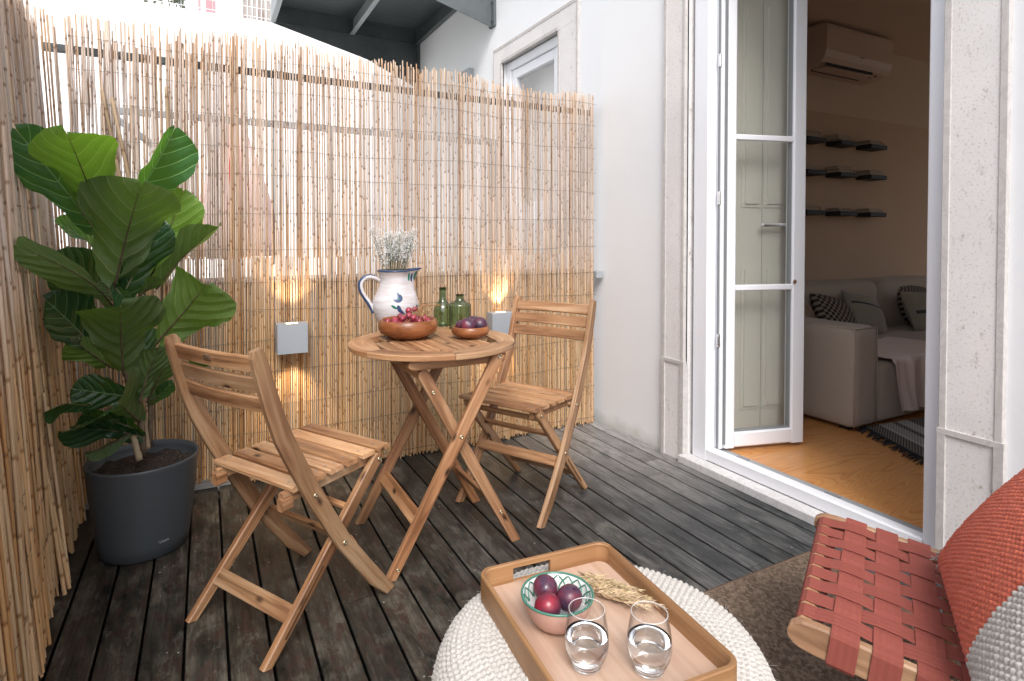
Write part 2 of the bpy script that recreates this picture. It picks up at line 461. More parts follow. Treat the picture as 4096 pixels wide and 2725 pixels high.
def m_cloth(name, col, col2=None, scale=400, rough=0.95, bump=0.3):
    m = mat(name, col, rough, spec=0.15)
    t = NT(m); v = t.coord()
    n = t.noise(v, scale, 2, 0.7)
    c2 = col2 or tuple(x * 0.6 for x in col)
    t.base(t.mix(t.ramp(n, [(0.35, (0, 0, 0)), (0.65, (1, 1, 1))]), c2, col))
    t.bump(n, bump, 0.0015)
    m.node_tree.nodes['Principled BSDF'].inputs['Sheen Weight'].default_value = 0.15
    return m
M['sofa'] = m_cloth('grey_beige_sofa_fabric', (0.50, 0.42, 0.35), (0.37, 0.305, 0.25))
M['wool'] = m_cloth('cream_wool', (0.56, 0.53, 0.495), (0.40, 0.375, 0.345), 260)
M['rust'] = m_cloth('rust_knit', (0.68, 0.165, 0.095), (0.46, 0.090, 0.052), 380)
M['strap'] = mat('brick_red_webbing', (0.255, 0.052, 0.045), 0.7, spec=0.25)
_t = NT(M['strap'])
_v = _t.coord(attr='gco', scale=(1, 1, 1)); _sx = _t.n('ShaderNodeSeparateXYZ'); _t.link(_v, _sx.inputs[0])
_zz = _t.math('ABSOLUTE', _t.math('SUBTRACT', _t.math('FRACT', _t.math('MULTIPLY', _sx.outputs[2], 75.0)), 0.5))
_w = _t.math('FRACT', _t.math('MULTIPLY', _t.math('ADD', _t.math('MULTIPLY', _sx.outputs[0], 1.0), _t.math('MULTIPLY', _zz, 0.018)), 330.0))
_t.base(_t.mix(_w, (0.205, 0.050, 0.038), (0.32, 0.088, 0.066)))
_t.bump(_w, 0.4, 0.0008)
M['linen'] = m_cloth('beige_linen', (0.36, 0.32, 0.26))
M['pinkthrow'] = m_cloth('pale_pink_throw', (0.85, 0.72, 0.66), (0.72, 0.58, 0.52))
M['peach'] = m_cloth('peach_throw', (0.60, 0.44, 0.32))
M['curtain'] = m_cloth('white_curtain', (0.62, 0.58, 0.54))
M['tassel'] = mat('black_cotton_tassel', (0.012, 0.014, 0.018), 0.9)
# jute rug
m = mat('brown_jute', (0.16, 0.12, 0.09), 0.95, spec=0.1)
t = NT(m)
a = t.n('ShaderNodeAttribute', attribute_name='tone')
n = t.noise(t.coord(), 300, 3, 0.7)
t.base(t.mix(1.0, t.mix(n, (0.095, 0.068, 0.052), (0.27, 0.205, 0.155)), a.outputs['Color'], 'MULTIPLY'))
t.bump(n, 0.6, 0.002)
M['jute'] = m
# black and cream striped rug
m = mat('black_cream_weave', (0.2, 0.2, 0.2), 0.95, spec=0.1)
t = NT(m)
s_ = t.n('ShaderNodeSeparateXYZ'); t.link(t.coord(attr='gco'), s_.inputs[0])
st = t.ramp(s_.outputs[1], [(0.0, (0.02,) * 3), (0.10, (0.05,) * 3), (0.105, (0.5,) * 3), (0.125, (0.35,) * 3), (0.2, (0.35,) * 3), (0.205, (0.03,) * 3), (0.24, (0.03,) * 3), (0.245, (0.45,) * 3), (0.33, (0.4,) * 3), (0.335, (0.04,) * 3)])
st.node.color_ramp.interpolation = 'CONSTANT'
ch = t.n('ShaderNodeTexChecker'); t.link(t.coord(attr='gco', scale=(1, 1, 0)), ch.inputs['Vector']); ch.inputs['Scale'].default_value = 95
ch.inputs['Color1'].default_value = (0.02, 0.022, 0.028, 1); ch.inputs['Color2'].default_value = (0.5, 0.44, 0.38, 1)
t.base(t.mix(0.45, st, ch.outputs['Color']))
M['weave'] = m
# checked cushion
m = mat('black_white_check', (0.2, 0.2, 0.2), 0.95, spec=0.1)
t = NT(m)
ch = t.n('ShaderNodeTexChecker'); t.link(t.coord(attr='gco', scale=(1, 1, 0)), ch.inputs['Vector']); ch.inputs['Scale'].default_value = 48
ch.inputs['Color1'].default_value = (0.035, 0.03, 0.03, 1); ch.inputs['Color2'].default_value = (0.26, 0.22, 0.18, 1)
t.base(ch.outputs['Color'])
M['check'] = m
M['paper'] = mat('book_pages', (0.42, 0.35, 0.27), 0.8)
M['cover_brown'] = mat('brown_book_cover', (0.16, 0.075, 0.04), 0.6)
M['cover_red'] = mat('dark_red_book_cover', (0.10, 0.022, 0.018), 0.6)
M['ac'] = mat('air_conditioner_plastic', (0.58, 0.44, 0.35), 0.4)
M['lamp_shell'] = mat('light_grey_lamp_casing', (0.36, 0.385, 0.42), 0.4, 0.2)
M['lamp_glow'] = mat('warm_lamp_glass', (1, 0.8, 0.5), 0.3)
_b = M['lamp_glow'].node_tree.nodes['Principled BSDF']
_b.inputs['Emission Color'].default_value = (1.0, 0.62, 0.28, 1); _b.inputs['Emission Strength'].default_value = 6.0
M['parasol'] = m_cloth('hazed_pink_parasol_cloth', (0.86, 0.66, 0.65), (0.82, 0.58, 0.57))  # cloth colour paled to carry the bright backlight haze
M['red_cloth'] = m_cloth('red_ribbon', (0.60, 0.05, 0.09))
M['pink_paint'] = mat('pink_shutter_paint', (0.52, 0.25, 0.27), 0.6)
M['grey_wood'] = m_wood('weathered_grey_wood', (0.26, 0.22, 0.2), (0.40, 0.36, 0.33), (0.52, 0.48, 0.45), 1, 0.8, knots=False)
M['white_wire'] = mat('white_painted_wire', (0.8, 0.8, 0.8), 0.5)
M['foliage'] = mat('dark_shrub_leaf', (0.06, 0.075, 0.045), 0.6)
M['shutter'] = mat('pale_painted_shutter', (0.60, 0.60, 0.545), 0.45)

# ------------------------------------------------------------------ mesh helpers
def V3(*a):
    return Vector(a)


class MB:
    """collects geometry; build() links it as one mesh object"""
    def __init__(s, seed=None):
        s.v = []; s.f = []; s.g = []; s.c = []; s.sm = []
        s.rng = random.Random(seed if seed is not None else rnd.random())

    def add(s, vs, fs, gco=None, tone=(1, 1, 1), smooth=False):
        o = len(s.v)
        s.v += [tuple(p) for p in vs]
        s.f += [tuple(i + o for i in f) for f in fs]
        s.sm += [smooth] * len(fs)
        if gco is None:
            gco = [(p[0], p[1], p[2]) for p in vs]
        s.g += [tuple(q) for q in gco]
        if tone and isinstance(tone[0], (tuple, list)):
            s.c += list(tone)
        else:
            s.c += [tone] * len(vs)

    def sweep(s, pts, N, w, t, ch=0.0025, tone=(1, 1, 1), smooth=False):
        """rectangular section swept along pts; N = thickness direction; w may be a list"""
        pts = [Vector(p) for p in pts]; N = Vector(N).normalized()
        n = len(pts)
        ws = w if isinstance(w, (list, tuple)) else [w] * n
        off = Vector((s.rng.uniform(0, 50), s.rng.uniform(0, 50), s.rng.uniform(0, 50)))
        vs = []; gs = []
        L = 0
        for i, p in enumerate(pts):
            T = (pts[min(i + 1, n - 1)] - pts[max(i - 1, 0)]).normalized()
            W = N.cross(T).normalized()
            k = 1.0
            if 0 < i < n - 1:
                ca = (pts[i] - pts[i - 1]).normalized().dot(T)
                k = 1 / max(0.5, ca)
            a, b = ws[i] / 2 * k, t / 2
            c = min(ch, a * .45, b * .45)
            if i:
                L += (p - pts[i - 1]).length
            for (x, y) in ((a - c, -b), (a, -b + c), (a, b - c), (a - c, b), (-a + c, b), (-a, b - c), (-a, -b + c), (-a + c, -b)):
                vs.append(p + W * x + N * y)
                gs.append(off + Vector((L, x, y)))
        fs = []
        for i in range(n - 1):
            for j in range(8):
                fs.append((i * 8 + j, i * 8 + (j + 1) % 8, (i + 1) * 8 + (j + 1) % 8, (i + 1) * 8 + j))
        fs.append(tuple(range(7, -1, -1)))
        fs.append(tuple((n - 1) * 8 + j for j in range(8)))
        s.add(vs, fs, gs, tone, smooth)

    def box(s, lo, hi, tone=(1, 1, 1), ch=0.0, axis=None):
        lo = Vector(lo); hi = Vector(hi)
        if ch <= 0:
            x0, y0, z0 = lo; x1, y1, z1 = hi
            vs = [(x0, y0, z0), (x1, y0, z0), (x1, y1, z0), (x0, y1, z0), (x0, y0, z1), (x1, y0, z1), (x1, y1, z1), (x0, y1, z1)]
            fs = [(0, 3, 2, 1), (4, 5, 6, 7), (0, 1, 5, 4), (1, 2, 6, 5), (2, 3, 7, 6), (3, 0, 4, 7)]
            s.add(vs, fs, None, tone)
            return
        d = hi - lo; c = (lo + hi) / 2
        if axis is None:
            axis = max(range(3), key=lambda i: d[i])
        A = Vector((0, 0, 0)); A[axis] = 1
        others = [i for i in range(3) if i != axis]
        ti = min(others, key=lambda i: d[i]); wi = [i for i in others if i != ti][0]
        Nv = Vector((0, 0, 0)); Nv[ti] = 1
        s.sweep([c - A * d[axis] / 2, c + A * d[axis] / 2], Nv, d[wi], d[ti], ch, tone)

    def tube(s, pts, r, seg=8, tone=(1, 1, 1), caps=True):
        pts = [Vector(p) for p in pts]; n = len(pts)
        rs = r if isinstance(r, (list, tuple)) else [r] * n
        vs = []; gs = []; fs = []
        T0 = (pts[1] - pts[0]).normalized()
        U = T0.orthogonal().normalized()
        L = 0
        off = Vector((s.rng.uniform(0, 50), s.rng.uniform(0, 50), 0))
        for i, p in enumerate(pts):
            T = (pts[min(i + 1, n - 1)] - pts[max(i - 1, 0)]).normalized()
            U = (U - T * U.dot(T))
            if U.length < 1e-6:
                U = T.orthogonal()
            U.normalize(); W = T.cross(U)
            if i:
                L += (p - pts[i - 1]).length
            for k in range(seg):
                a = 2 * math.pi * k / seg
                vs.append(p + (U * math.cos(a) + W * math.sin(a)) * rs[i])
                gs.append(off + Vector((L, math.cos(a) * rs[i], math.sin(a) * rs[i])))
        for i in range(n - 1):
            for k in range(seg):
                fs.append((i * seg + k, i * seg + (k + 1) % seg, (i + 1) * seg + (k + 1) % seg, (i + 1) * seg + k))
        if caps:
            fs.append(tuple(range(seg - 1, -1, -1)))
            fs.append(tuple((n - 1) * seg + k for k in range(seg)))
        s.add(vs, fs, gs, tone, True)

    def lathe(s, prof, seg=32, center=(0, 0, 0), fn=None, tone=(1, 1, 1), closed=False, grain=False, caps=True):
        """prof: list of (r, z); ring seams welded"""
        vs = []; fs = []; gs = []
        n = len(prof)
        for i, (r, z) in enumerate(prof):
            for k in range(seg):
                a = 2 * math.pi * k / seg
                x, y, zz = r * math.cos(a), r * math.sin(a), z
                if fn:
                    x, y, zz = fn(x, y, zz, a, i)
                vs.append((x + center[0], y + center[1], zz + center[2]))
                gs.append((x * 1.0 + 3, y, zz) if not grain else (x, y, zz))
        for i in range(n - 1):
            for k in range(seg):
                fs.append((i * seg + k, i * seg + (k + 1) % seg, (i + 1) * seg + (k + 1) % seg, (i + 1) * seg + k))
        if prof[0][0] > 1e-3 and not closed and caps:
            fs.append(tuple(range(seg - 1, -1, -1)))
        if prof[-1][0] > 1e-3 and not closed and caps:
            fs.append(tuple((n - 1) * seg + k for k in range(seg)))
        if closed:
            i = n - 1
            for k in range(seg):
                fs.append((i * seg + k, i * seg + (k + 1) % seg, (k + 1) % seg, k))
        s.add(vs, fs, gs, tone, True)

    def grid(s, P, nu, nv, gfn=None, tone=(1, 1, 1), wrap=False, smooth=True, tfn=None):
        vs = []; gs = []; ts = []
        for j in range(nv + 1):
            for i in range(nu + (0 if wrap else 1)):
                u, v = i / nu, j / nv
                vs.append(P(u, v)); gs.append(gfn(u, v) if gfn else (u, v, 0))
                ts.append(tfn(u, v) if tfn else tone)
        m_ = nu if wrap else nu + 1
        fs = []
        for j in range(nv):
            for i in range(nu):
                a = j * m_ + i; b = j * m_ + (i + 1) % m_
                fs.append((a, b, b + m_, a + m_))
        s.add(vs, fs, gs, ts, smooth)

    def build(s, name, material, parent=None, luv=False, weld=False):
        me = bpy.data.meshes.new(name)
        vv = np.array(s.v, dtype=np.float32)
        if parent is not None:
            inv = PINV.get(parent.name)
            if inv is not None:
                h = np.c_[vv, np.ones(len(vv))]
                vv = (h @ np.array(inv).T)[:, :3]
        me.from_pydata([tuple(x) for x in vv.tolist()], [], s.f)
        at = me.attributes.new('gco', 'FLOAT_VECTOR', 'POINT')
        at.data.foreach_set('vector', np.array(s.g, dtype=np.float32).ravel())
        if luv:
            at = me.attributes.new('luv', 'FLOAT_VECTOR', 'POINT')
            at.data.foreach_set('vector', np.array(s.g, dtype=np.float32).ravel())
        ca = me.attributes.new('tone', 'FLOAT_COLOR', 'POINT')
        cc = np.ones((len(s.c), 4), dtype=np.float32); cc[:, :3] = np.array(s.c, dtype=np.float32)
        ca.data.foreach_set('color', cc.ravel())
        me.polygons.foreach_set('use_smooth', s.sm)
        me.materials.append(material)
        me.update()
        o = bpy.data.objects.new(name, me)
        COL.objects.link(o)
        if parent is not None:
            o.parent = parent
        return o


PINV = {}


def thing(name, label, cat, loc=(0, 0, 0), rotz=0.0, group=None, local=False, kind=None):
    """an Empty at the thing's base. local=True: parts are given in its own frame, else in world space"""
    o = bpy.data.objects.new(name, None)
    COL.objects.link(o)
    o.location = loc; o.rotation_euler = (0, 0, rotz)
    o.empty_display_size = 0.05
    if label: o['label'] = label
    if cat: o['category'] = cat
    if group: o['group'] = group
    if kind: o['kind'] = kind
    if not local:
        m_ = Matrix.Translation(Vector(loc)) @ Matrix.Rotation(rotz, 4, 'Z')
        PINV[o.name] = m_.inverted()
    return o


def tag(o, label, cat, group=None, kind=None):
    if label: o['label'] = label
    if cat: o['category'] = cat
    if group: o['group'] = group
    if kind: o['kind'] = kind
    return o


def copy_tree(o, parent=None):
    c = o.copy(); COL.objects.link(c)
    if parent is not None:
        c.parent = parent
    for ch in list(o.children):
        copy_tree(ch, c)
    return c


def tone_rand(r=rnd, a=0.12, warm=0.03):
    if a < .2: a, warm = a * 1.5, .06
    k = 1 + r.uniform(-a, a)
    w = r.uniform(-warm, warm)
    return (k + w, k, k - w)


# ------------------------------------------------------------------ setting: ground, deck
b = MB(); b.box((-40, -40, -0.9), (40, 60, -0.30)); g = b.build('ground', M['concrete']); tag(g, None, None, kind='structure')
X_WALL = 2.13
b = MB(3)
r = random.Random(11)
x = -0.374 - 0.105 * 4
while x < 2.12:
    x0, x1 = x + 0.0036, min(x + 0.105 - 0.0036, 2.125)
    tn = tone_rand(r, 0.22, 0.02)
    ys = [-2.0]
    yy = -2.0 + r.uniform(0.3, 2.2)
    while yy < 2.6:
        ys.append(yy); yy += r.uniform(1.5, 2.6)
    ys.append(2.93)
    for a_, c_ in zip(ys[:-1], ys[1:]):
        tn = tone_rand(r, 0.25, 0.02)
        b.sweep([(x0 / 2 + x1 / 2, a_ + 0.001, -0.0125), (x0 / 2 + x1 / 2, c_ - 0.001, -0.0125)], (0, 0, 1), x1 - x0, 0.025, 0.0022, tn)
    x += 0.105
deck = b.build('deck', M['deck']); tag(deck, None, None, kind='structure')
b = MB(); b.box((-0.9, -2.0, -0.16), (2.12, 2.93, -0.055)); o = b.build('under_deck_shade', M['black']); tag(o, None, None, kind='structure')  # black slab added under the boards so the gaps look shaded

# ------------------------------------------------------------------ house wall with its openings and surrounds
DY0, DY1, DZ = 0.985, 2.165, 2.75        # door opening
WY0, WY1, WZ0, WZ1 = 3.344, 4.182, 1.25, 2.53
house = thing('house', 'white plastered house wall beside the terrace', 'house', (X_WALL, 2.0, 0))
b = MB()
b.box((X_WALL, -3.0, -0.3), (2.44, DY0 - .0, 6.5))
b.box((X_WALL, DY0, DZ), (2.44, DY1, 6.5))
b.box((X_WALL, DY0, -0.3), (2.44, DY1, -0.03))
b.box((X_WALL, DY1, -0.3), (2.44, WY0, 6.5))
b.box((X_WALL, WY0, WZ1), (2.44, WY1, 6.5))
b.box((X_WALL, WY0, -0.3), (2.44, WY1, WZ0))
b.box((X_WALL, WY1, -0.3), (2.44, 9.0, 6.5))
b.build('wall', M['plaster'], house)
def surround(y0, y1, yi0, yi1, z0, zt, zi, plinth=None):
    """rough-faced stone with smooth margins: outer y0..y1, inner yi0..yi1"""
    e = 0.022
    xs, xe = X_WALL - 0.016, X_WALL - 0.019
    for (a_, c_) in ((y0, yi0), (yi1, y1)):
        st = MB(); st.box((xs, a_ + e, z0), (X_WALL + 0.01, c_ - e, zi)); so = st.build('stone_jamb', M['stone'], house)
        ed = MB(); ed.box((xe, a_, z0), (X_WALL + 0.01, a_ + e, zi + (zt - zi) * (a_ == y0)), ch=.002)
        ed.box((xe, c_ - e, z0), (X_WALL + 0.01, c_, zi + (zt - zi) * (c_ == y1)), ch=.002)
        if plinth:
            ed.box((xe - .0035, a_ - .005, plinth), (X_WALL, c_ + .003, plinth + 0.018))
            ed.box((xe - .003, a_ - .004, z0), (X_WALL + 0.012, a_ + e - .001, plinth))
            ed.box((xe - .003, c_ - e + .001, z0), (X_WALL + 0.012, c_ + .002, plinth))
        ed.build('stone_margin', M['stone_edge'], house)
    st = MB(); st.box((xs, y0 + e, zi + .001), (X_WALL + 0.01, y1 - e, zt - e)); st.build('stone_lintel', M['stone'], house)
    ed = MB(); ed.box((xe, y0 + e, zt - e), (X_WALL + .01, y1 - e, zt)); ed.box((xe, yi0, zi - .0), (X_WALL + .01, yi1, zi + e)); ed.build('stone_margin', M['stone_edge'], house)
surround(0.847, 2.318, 1.02, 2.165, 0.0, 3.0, DZ - .02, 0.487)
surround(3.103, 4.333, WY0, WY1, 1.1, 2.659, WZ1 - .01)
# reveals
b = MB(); b.box((X_WALL + 0.011, DY1 - .003, 0.0), (2.44, DY1 + .002, DZ)); b.box((X_WALL + .011, 1.0, 0), (2.44, 1.0195, DZ)); b.build('door_reveal', M['stone'], house)
# marble sill under the door
b = MB()
b.box((2.088, 0.99, 0.0), (2.16, 2.172, 0.038), ch=.003)
b.build('door_sill', M['sill'], house)

# ------------------------------------------------------------------ french door
door = thing('french_door', 'white french door standing open to the living room, with glazed leaf swung inwards', 'door', (2.15, 1.6, 0))
xf, xb = 2.150, 2.222
def bevel_box(mb, lo, hi, ch=.004):
    mb.box(lo, hi, ch=ch)
b = MB()
bevel_box(b, (xf, 2.046, 0.04), (xb, 2.142, DZ), .006)        # left post
bevel_box(b, (xf, 1.02, 0.04), (xb, 1.083, DZ), .006)         # right post
bevel_box(b, (xf, 1.083, DZ - .08), (xb, 2.046, DZ), .006)
bevel_box(b, (xf, 1.083, 0.04), (xb - .02, 2.046, 0.098), .006)   # bottom rail
b.build('door_frame', M['pvc'], door)
b = MB(); b.box((xb - .024, 1.083, 0.02), (xb + 0.03, 2.044, 0.088), ch=.002); b.build('threshold', M['galv'], door)
b = MB()
for yk in (1.42, 1.86):
    b.box((xb - .008, yk, 0.0885), (xb + .012, yk + .06, 0.0925), ch=.001)
b.build('strike_plate', M['seal'], door)
b = MB(); bevel_box(b, (xb - .02, 2.012, 0.098), (xb + .004, 2.044, DZ - .08), .003); b.build('hinge_channel', M['pvc'], door)
b = MB()
b.box((xb - .0235, 2.020, 0.1), (xb - .0190, 2.032, DZ - .08)); b.build('seal', M['seal'], door)
for hz in (2.30, 1.945, 1.285, 0.595):
    b = MB(); b.box((xb - .027, 2.014, hz), (xb - .018, 2.032, hz + .062), ch=.002)
    b.box((xb - .031, 2.018, hz + .006), (xb - .027, 2.024, hz + .05), ch=.001)
    b.build('hinge', M['chrome'], door)
# leaf, in the frame of its own swing direction
P0 = Vector((2.224, 2.0, 0.0)); U = Vector((0.426, -0.115, 0)).normalized(); Nn = Vector((-U.y, U.x, 0))  # Nn points away from camera side
LW, LZ0, LZ1 = 0.445, 0.10, 2.66
def lf(u, n_, z):
    return P0 + U * u + Nn * n_ + Vector((0, 0, z))
def lbox(mb, u0, u1, n0, n1, z0, z1, ch=.004, vert=None):
    """board in the leaf frame"""
    c = lf((u0 + u1) / 2, (n0 + n1) / 2, 0)
    if vert if vert is not None else (z1 - z0 > u1 - u0):
        mb.sweep([c + Vector((0, 0, z0)), c + Vector((0, 0, z1))], Nn, u1 - u0, n1 - n0, ch)
    else:
        zc = (z0 + z1) / 2
        mb.sweep([lf(u0, (n0 + n1) / 2, zc), lf(u1, (n0 + n1) / 2, zc)], Nn, z1 - z0, n1 - n0, ch)
leaf_frame = MB()
lbox(leaf_frame, 0, .056, 0, .06, LZ0, LZ1, .007)
lbox(leaf_frame, LW - .074, LW, 0, .06, LZ0, LZ1, .007)
lbox(leaf_frame, .054, LW - .072, .001, .059, LZ0, LZ0 + .074, .007, False)
lbox(leaf_frame, .054, LW - .072, .001, .059, LZ1 - .07, LZ1, .007, False)
leafo = leaf_frame.build('door_leaf', M['pvc'], door)
def subpart(parent_obj, mb, name, m_):
    PINV[parent_obj.name] = PINV[door.name]
    return mb.build(name, m_, parent_obj)
b = MB(); 
c0, c1 = lf(.052, .03, 0), lf(LW - .07, .03, 0)
for (za, zb) in ((LZ0 + .07, LZ1 - .065),):
    b.add([c0 + V3(0, 0, za), c1 + V3(0, 0, za), c1 + V3(0, 0, zb), c0 + V3(0, 0, zb)], [(0, 1, 2, 3)])
subpart(leafo, b, 'glass_pane', M['pane'])
for zb in (0.88, 1.612):
    b = MB(); lbox(b, .054, LW - .07, .004, .026, zb - .014, zb + .014, .004, False)
    subpart(leafo, b, 'glazing_bar', M['pvc'])
b = MB()
lbox(b, LW - .079, LW - .0745, .012, .04, LZ0 + .07, LZ1 - .07, .001)
lbox(b, .0565, .0585, .012, .04, LZ0 + .07, LZ1 - .07, .0005)
lbox(b, .058, LW - .08, .012, .04, LZ0 + .0745, LZ0 + .080, .001, False)
subpart(leafo, b, 'glazing_seal', M['seal'])
b = MB()
b.tube([lf(LW - .05, .06, 1.19), lf(LW - .05, .095, 1.19), lf(LW - .06, .1, 1.19), lf(LW - .175, .1, 1.188), lf(LW - .178, .09, 1.188)], .0095, 10)
b.box(lf(LW - .06, .06, 1.12) - V3(.006, .006, 0), lf(LW - .06, .06, 1.26) + V3(.012, .006, 0), ch=.002)
subpart(leafo, b, 'door_handle', M['pvc'])
# espagnolette strip on the edge of the frame
b = MB(); b.box((xb - .002, 2.000, 0.12), (xb + .007, 2.012, DZ - .1)); b.build('lock_strip', M['seal'], door)
# panelled indoor shutter standing behind the leaf
sh = thing('indoor_shutter', 'pale panelled indoor shutter seen through the glass of the open door leaf', 'shutter', tuple(lf(.2, .17, 0.09)))
b = MB()
s0, s1, nA, nB = 0.02, LW + 0.035, .135, .162
lbox(b, s0, s1, nA, nB, 0.12, 2.64, .003)
b.build('shutter_board', M['shutter'], sh)
for (za, zb) in ((0.24, 0.98), (1.28, 2.32)):
    for (ua, ub) in ((.17, .285), (.298, .45)):
        b = MB()
        # raised and fielded panel: sunk groove frame and a bevelled centre
        for k, (ins, dep) in enumerate(((0, .004), (.018, .011))):
            lbox(b, ua + ins, ub - ins, nA - dep, nA + .001, za + ins, zb - ins, .0035)
        b.build('shutter_panel', M['shutter'], sh)
b = MB(); lbox(b, .2905, .2925, nA - .0015, nA + .001, .12, 2.64, .0004); b.build('shutter_joint', M['seal'], sh)
snail = thing('small_snail', 'tiny brown snail shell stuck to the upper glazing bar of the door leaf', 'snail', tuple(lf(LW - .066, -.004, .905)))
b = MB(); pts = []; rr = []
for i in range(22):
    a_ = i / 21 * 4.2 * math.pi; q = .009 * (1 - i / 25)
    pts.append(lf(LW - .066 + q * math.cos(a_) * .8, -.004 - i * .0003, .905 + q * math.sin(a_))); rr.append(.0045 * (1 - i / 26))
b.tube(pts, rr, 6); b.build('shell', M['cover_brown'], snail)

# ------------------------------------------------------------------ far window in the house wall
win = thing('window', 'white framed window with stone surround above the reed fence', 'window', (2.2, 3.76, WZ0))
b = MB()
xw0, xw1 = 2.158, 2.215
for (a_, c_) in ((WY0, WY0 + .07), (WY1 - .07, WY1)):
    b.box((xw0, a_, WZ0), (xw1, c_, WZ1 - .01), ch=.006)
b.box((xw0, WY0 + .07, WZ1 - .08), (xw1, WY1 - .07, WZ1 - .01), ch=.006)
b.box((xw0, WY0 + .07, WZ0), (xw1, WY1 - .07, WZ0 + .07), ch=.006)
b.build('window_frame', M['pvc'], win)
b = MB()
xs0, xs1 = 2.172, 2.228
for (a_, c_) in ((WY0 + .072, WY0 + .142), (WY1 - .142, WY1 - .072)):
    b.box((xs0, a_, WZ0 + .072), (xs1, c_, WZ1 - .082), ch=.006)
b.box((xs0, WY0 + .142, WZ1 - .155), (xs1, WY1 - .142, WZ1 - .082), ch=.006)
b.box((xs0, WY0 + .142, WZ0 + .072), (xs1, WY1 - .142, WZ0 + .145), ch=.006)
b.build('window_sash', M['pvc'], win)
b = MB(); b.add([(2.2, WY0 + .14, WZ0 + .14), (2.2, WY1 - .14, WZ0 + .14), (2.2, WY1 - .14, WZ1 - .15), (2.2, WY0 + .14, WZ1 - .15)], [(0, 1, 2, 3)])
b.build('glass_pane', M['pane'], win)
b = MB(); b.box((2.36, WY0, WZ0), (2.365, WY1, WZ1)); b.build('blind', M['bright_wall'], win)
o = MB(); o.box((2.075, 4.76, 2.55), (2.13, 4.99, 2.63), ch=.003); o = o.build('wall_box', M['galv']); tag(o, 'small grey metal box on the white wall left of the far window', 'box')

# ------------------------------------------------------------------ living room
RX0, RX1, RY0, RY1, RZ0, RZ1 = 2.44, 7.2, 0.15, 2.95, 0.08, 2.72
b = MB(); b.box((xb + .03, 1.0, 0.03), (RX0, 2.16, RZ0)); b.box((RX0, RY0 - .3, 0.03), (RX1, RY1, RZ0)); o = b.build('indoor_floor', M['pine']); tag(o, None, None, kind='structure')
b = MB(); b.box((RX0, RY1, -0.1), (RX1 + .1, RY1 + .1, 2.12)); o = b.build('indoor_wall', M['room_wall']); tag(o, None, None, kind='structure')
b = MB(); b.box((RX0, RY1 - .004, 2.12), (RX1 + .1, RY1 + .1, RZ1)); o = b.build('indoor_wall_upper', M['room_upper']); tag(o, None, None, kind='structure')
b = MB(); b.box((RX0, RY0 - .4, RZ1), (RX1 + .1, RY1 + .1, RZ1 + .1)); o = b.build('indoor_ceiling', M['room_upper']); tag(o, None, None, kind='structure')
b = MB(); b.box((RX1, RY0 - .4, -.1), (RX1 + .1, RY1, .9)); b.box((RX1, RY0 - .4, 2.45), (RX1 + .1, RY1, RZ1)); b.box((RX1, RY0 - .4, .9), (RX1 + .1, .5, 2.45)); b.box((RX1, 2.3, .9), (RX1 + .1, RY1, 2.45)); b.box((RX0, RY0 - .4, -.1), (5.0, RY0 - .3, RZ1)); b.box((5.6, RY0 - .4, -.1), (RX1 + .1, RY0 - .3, RZ1)); b.box((5.0, RY0 - .4, -.1), (5.6, RY0 - .3, .9)); b.box((5.0, RY0 - .4, 2.1), (5.6, RY0 - .3, RZ1)); o = b.build('indoor_side_wall', M['room_wall']); tag(o, None, None, kind='structure')  # unseen window openings added in both walls to brighten the room
def rbox(mb, lo, hi, r, n=8, fn=None, tone=(1, 1, 1), gscale=1.0):
    """rounded box (soft upholstery); fn may displace points"""
    lo = Vector(lo); hi = Vector(hi); c = (lo + hi) / 2; h = (hi - lo) / 2
    r = min(r, min(h) * .98)
    vs = []; idx = {}; fs = []; gs = []
    def pt(p):
        key = tuple(round(q, 5) for q in p)
        if key in idx:
            return idx[key]
        q = Vector([p[i] * h[i] for i in range(3)])
        inner = Vector([max(-h[i] + r, min(h[i] - r, q[i])) for i in range(3)])
        d_ = q - inner
        if d_.length > 1e-9:
            q2 = inner + d_.normalized() * r
        else:
            q2 = q
        # keep flat faces flat
        w = c + q2
        if fn:
            w = fn(w, p)
        idx[key] = len(vs); vs.append(w); gs.append(w * gscale)
        return idx[key]
    ts = [-1 + 2 * i / n for i in range(n + 1)]
    # warp samples towards the edges
    ts = [math.copysign(1 - (1 - abs(t_)) ** 1.6, t_) if abs(t_) > 0 else 0 for t_ in ts]
    for ax in range(3):
        o1, o2 = [i for i in range(3) if i != ax]
        for sg in (-1, 1):
            for i in range(n):
                for j in range(n):
                    q = []
                    for (a_, b_) in ((i, j), (i + 1, j), (i + 1, j + 1), (i, j + 1)):
                        p = [0, 0, 0]; p[ax] = sg; p[o1] = ts[a_]; p[o2] = ts[b_]
                        q.append(pt(tuple(p)))
                    # orientation
                    flip = (sg > 0) == (ax == 1)
                    fs.append(tuple(q[::-1]) if flip else tuple(q))
    mb.add(vs, fs, gs, tone, True)


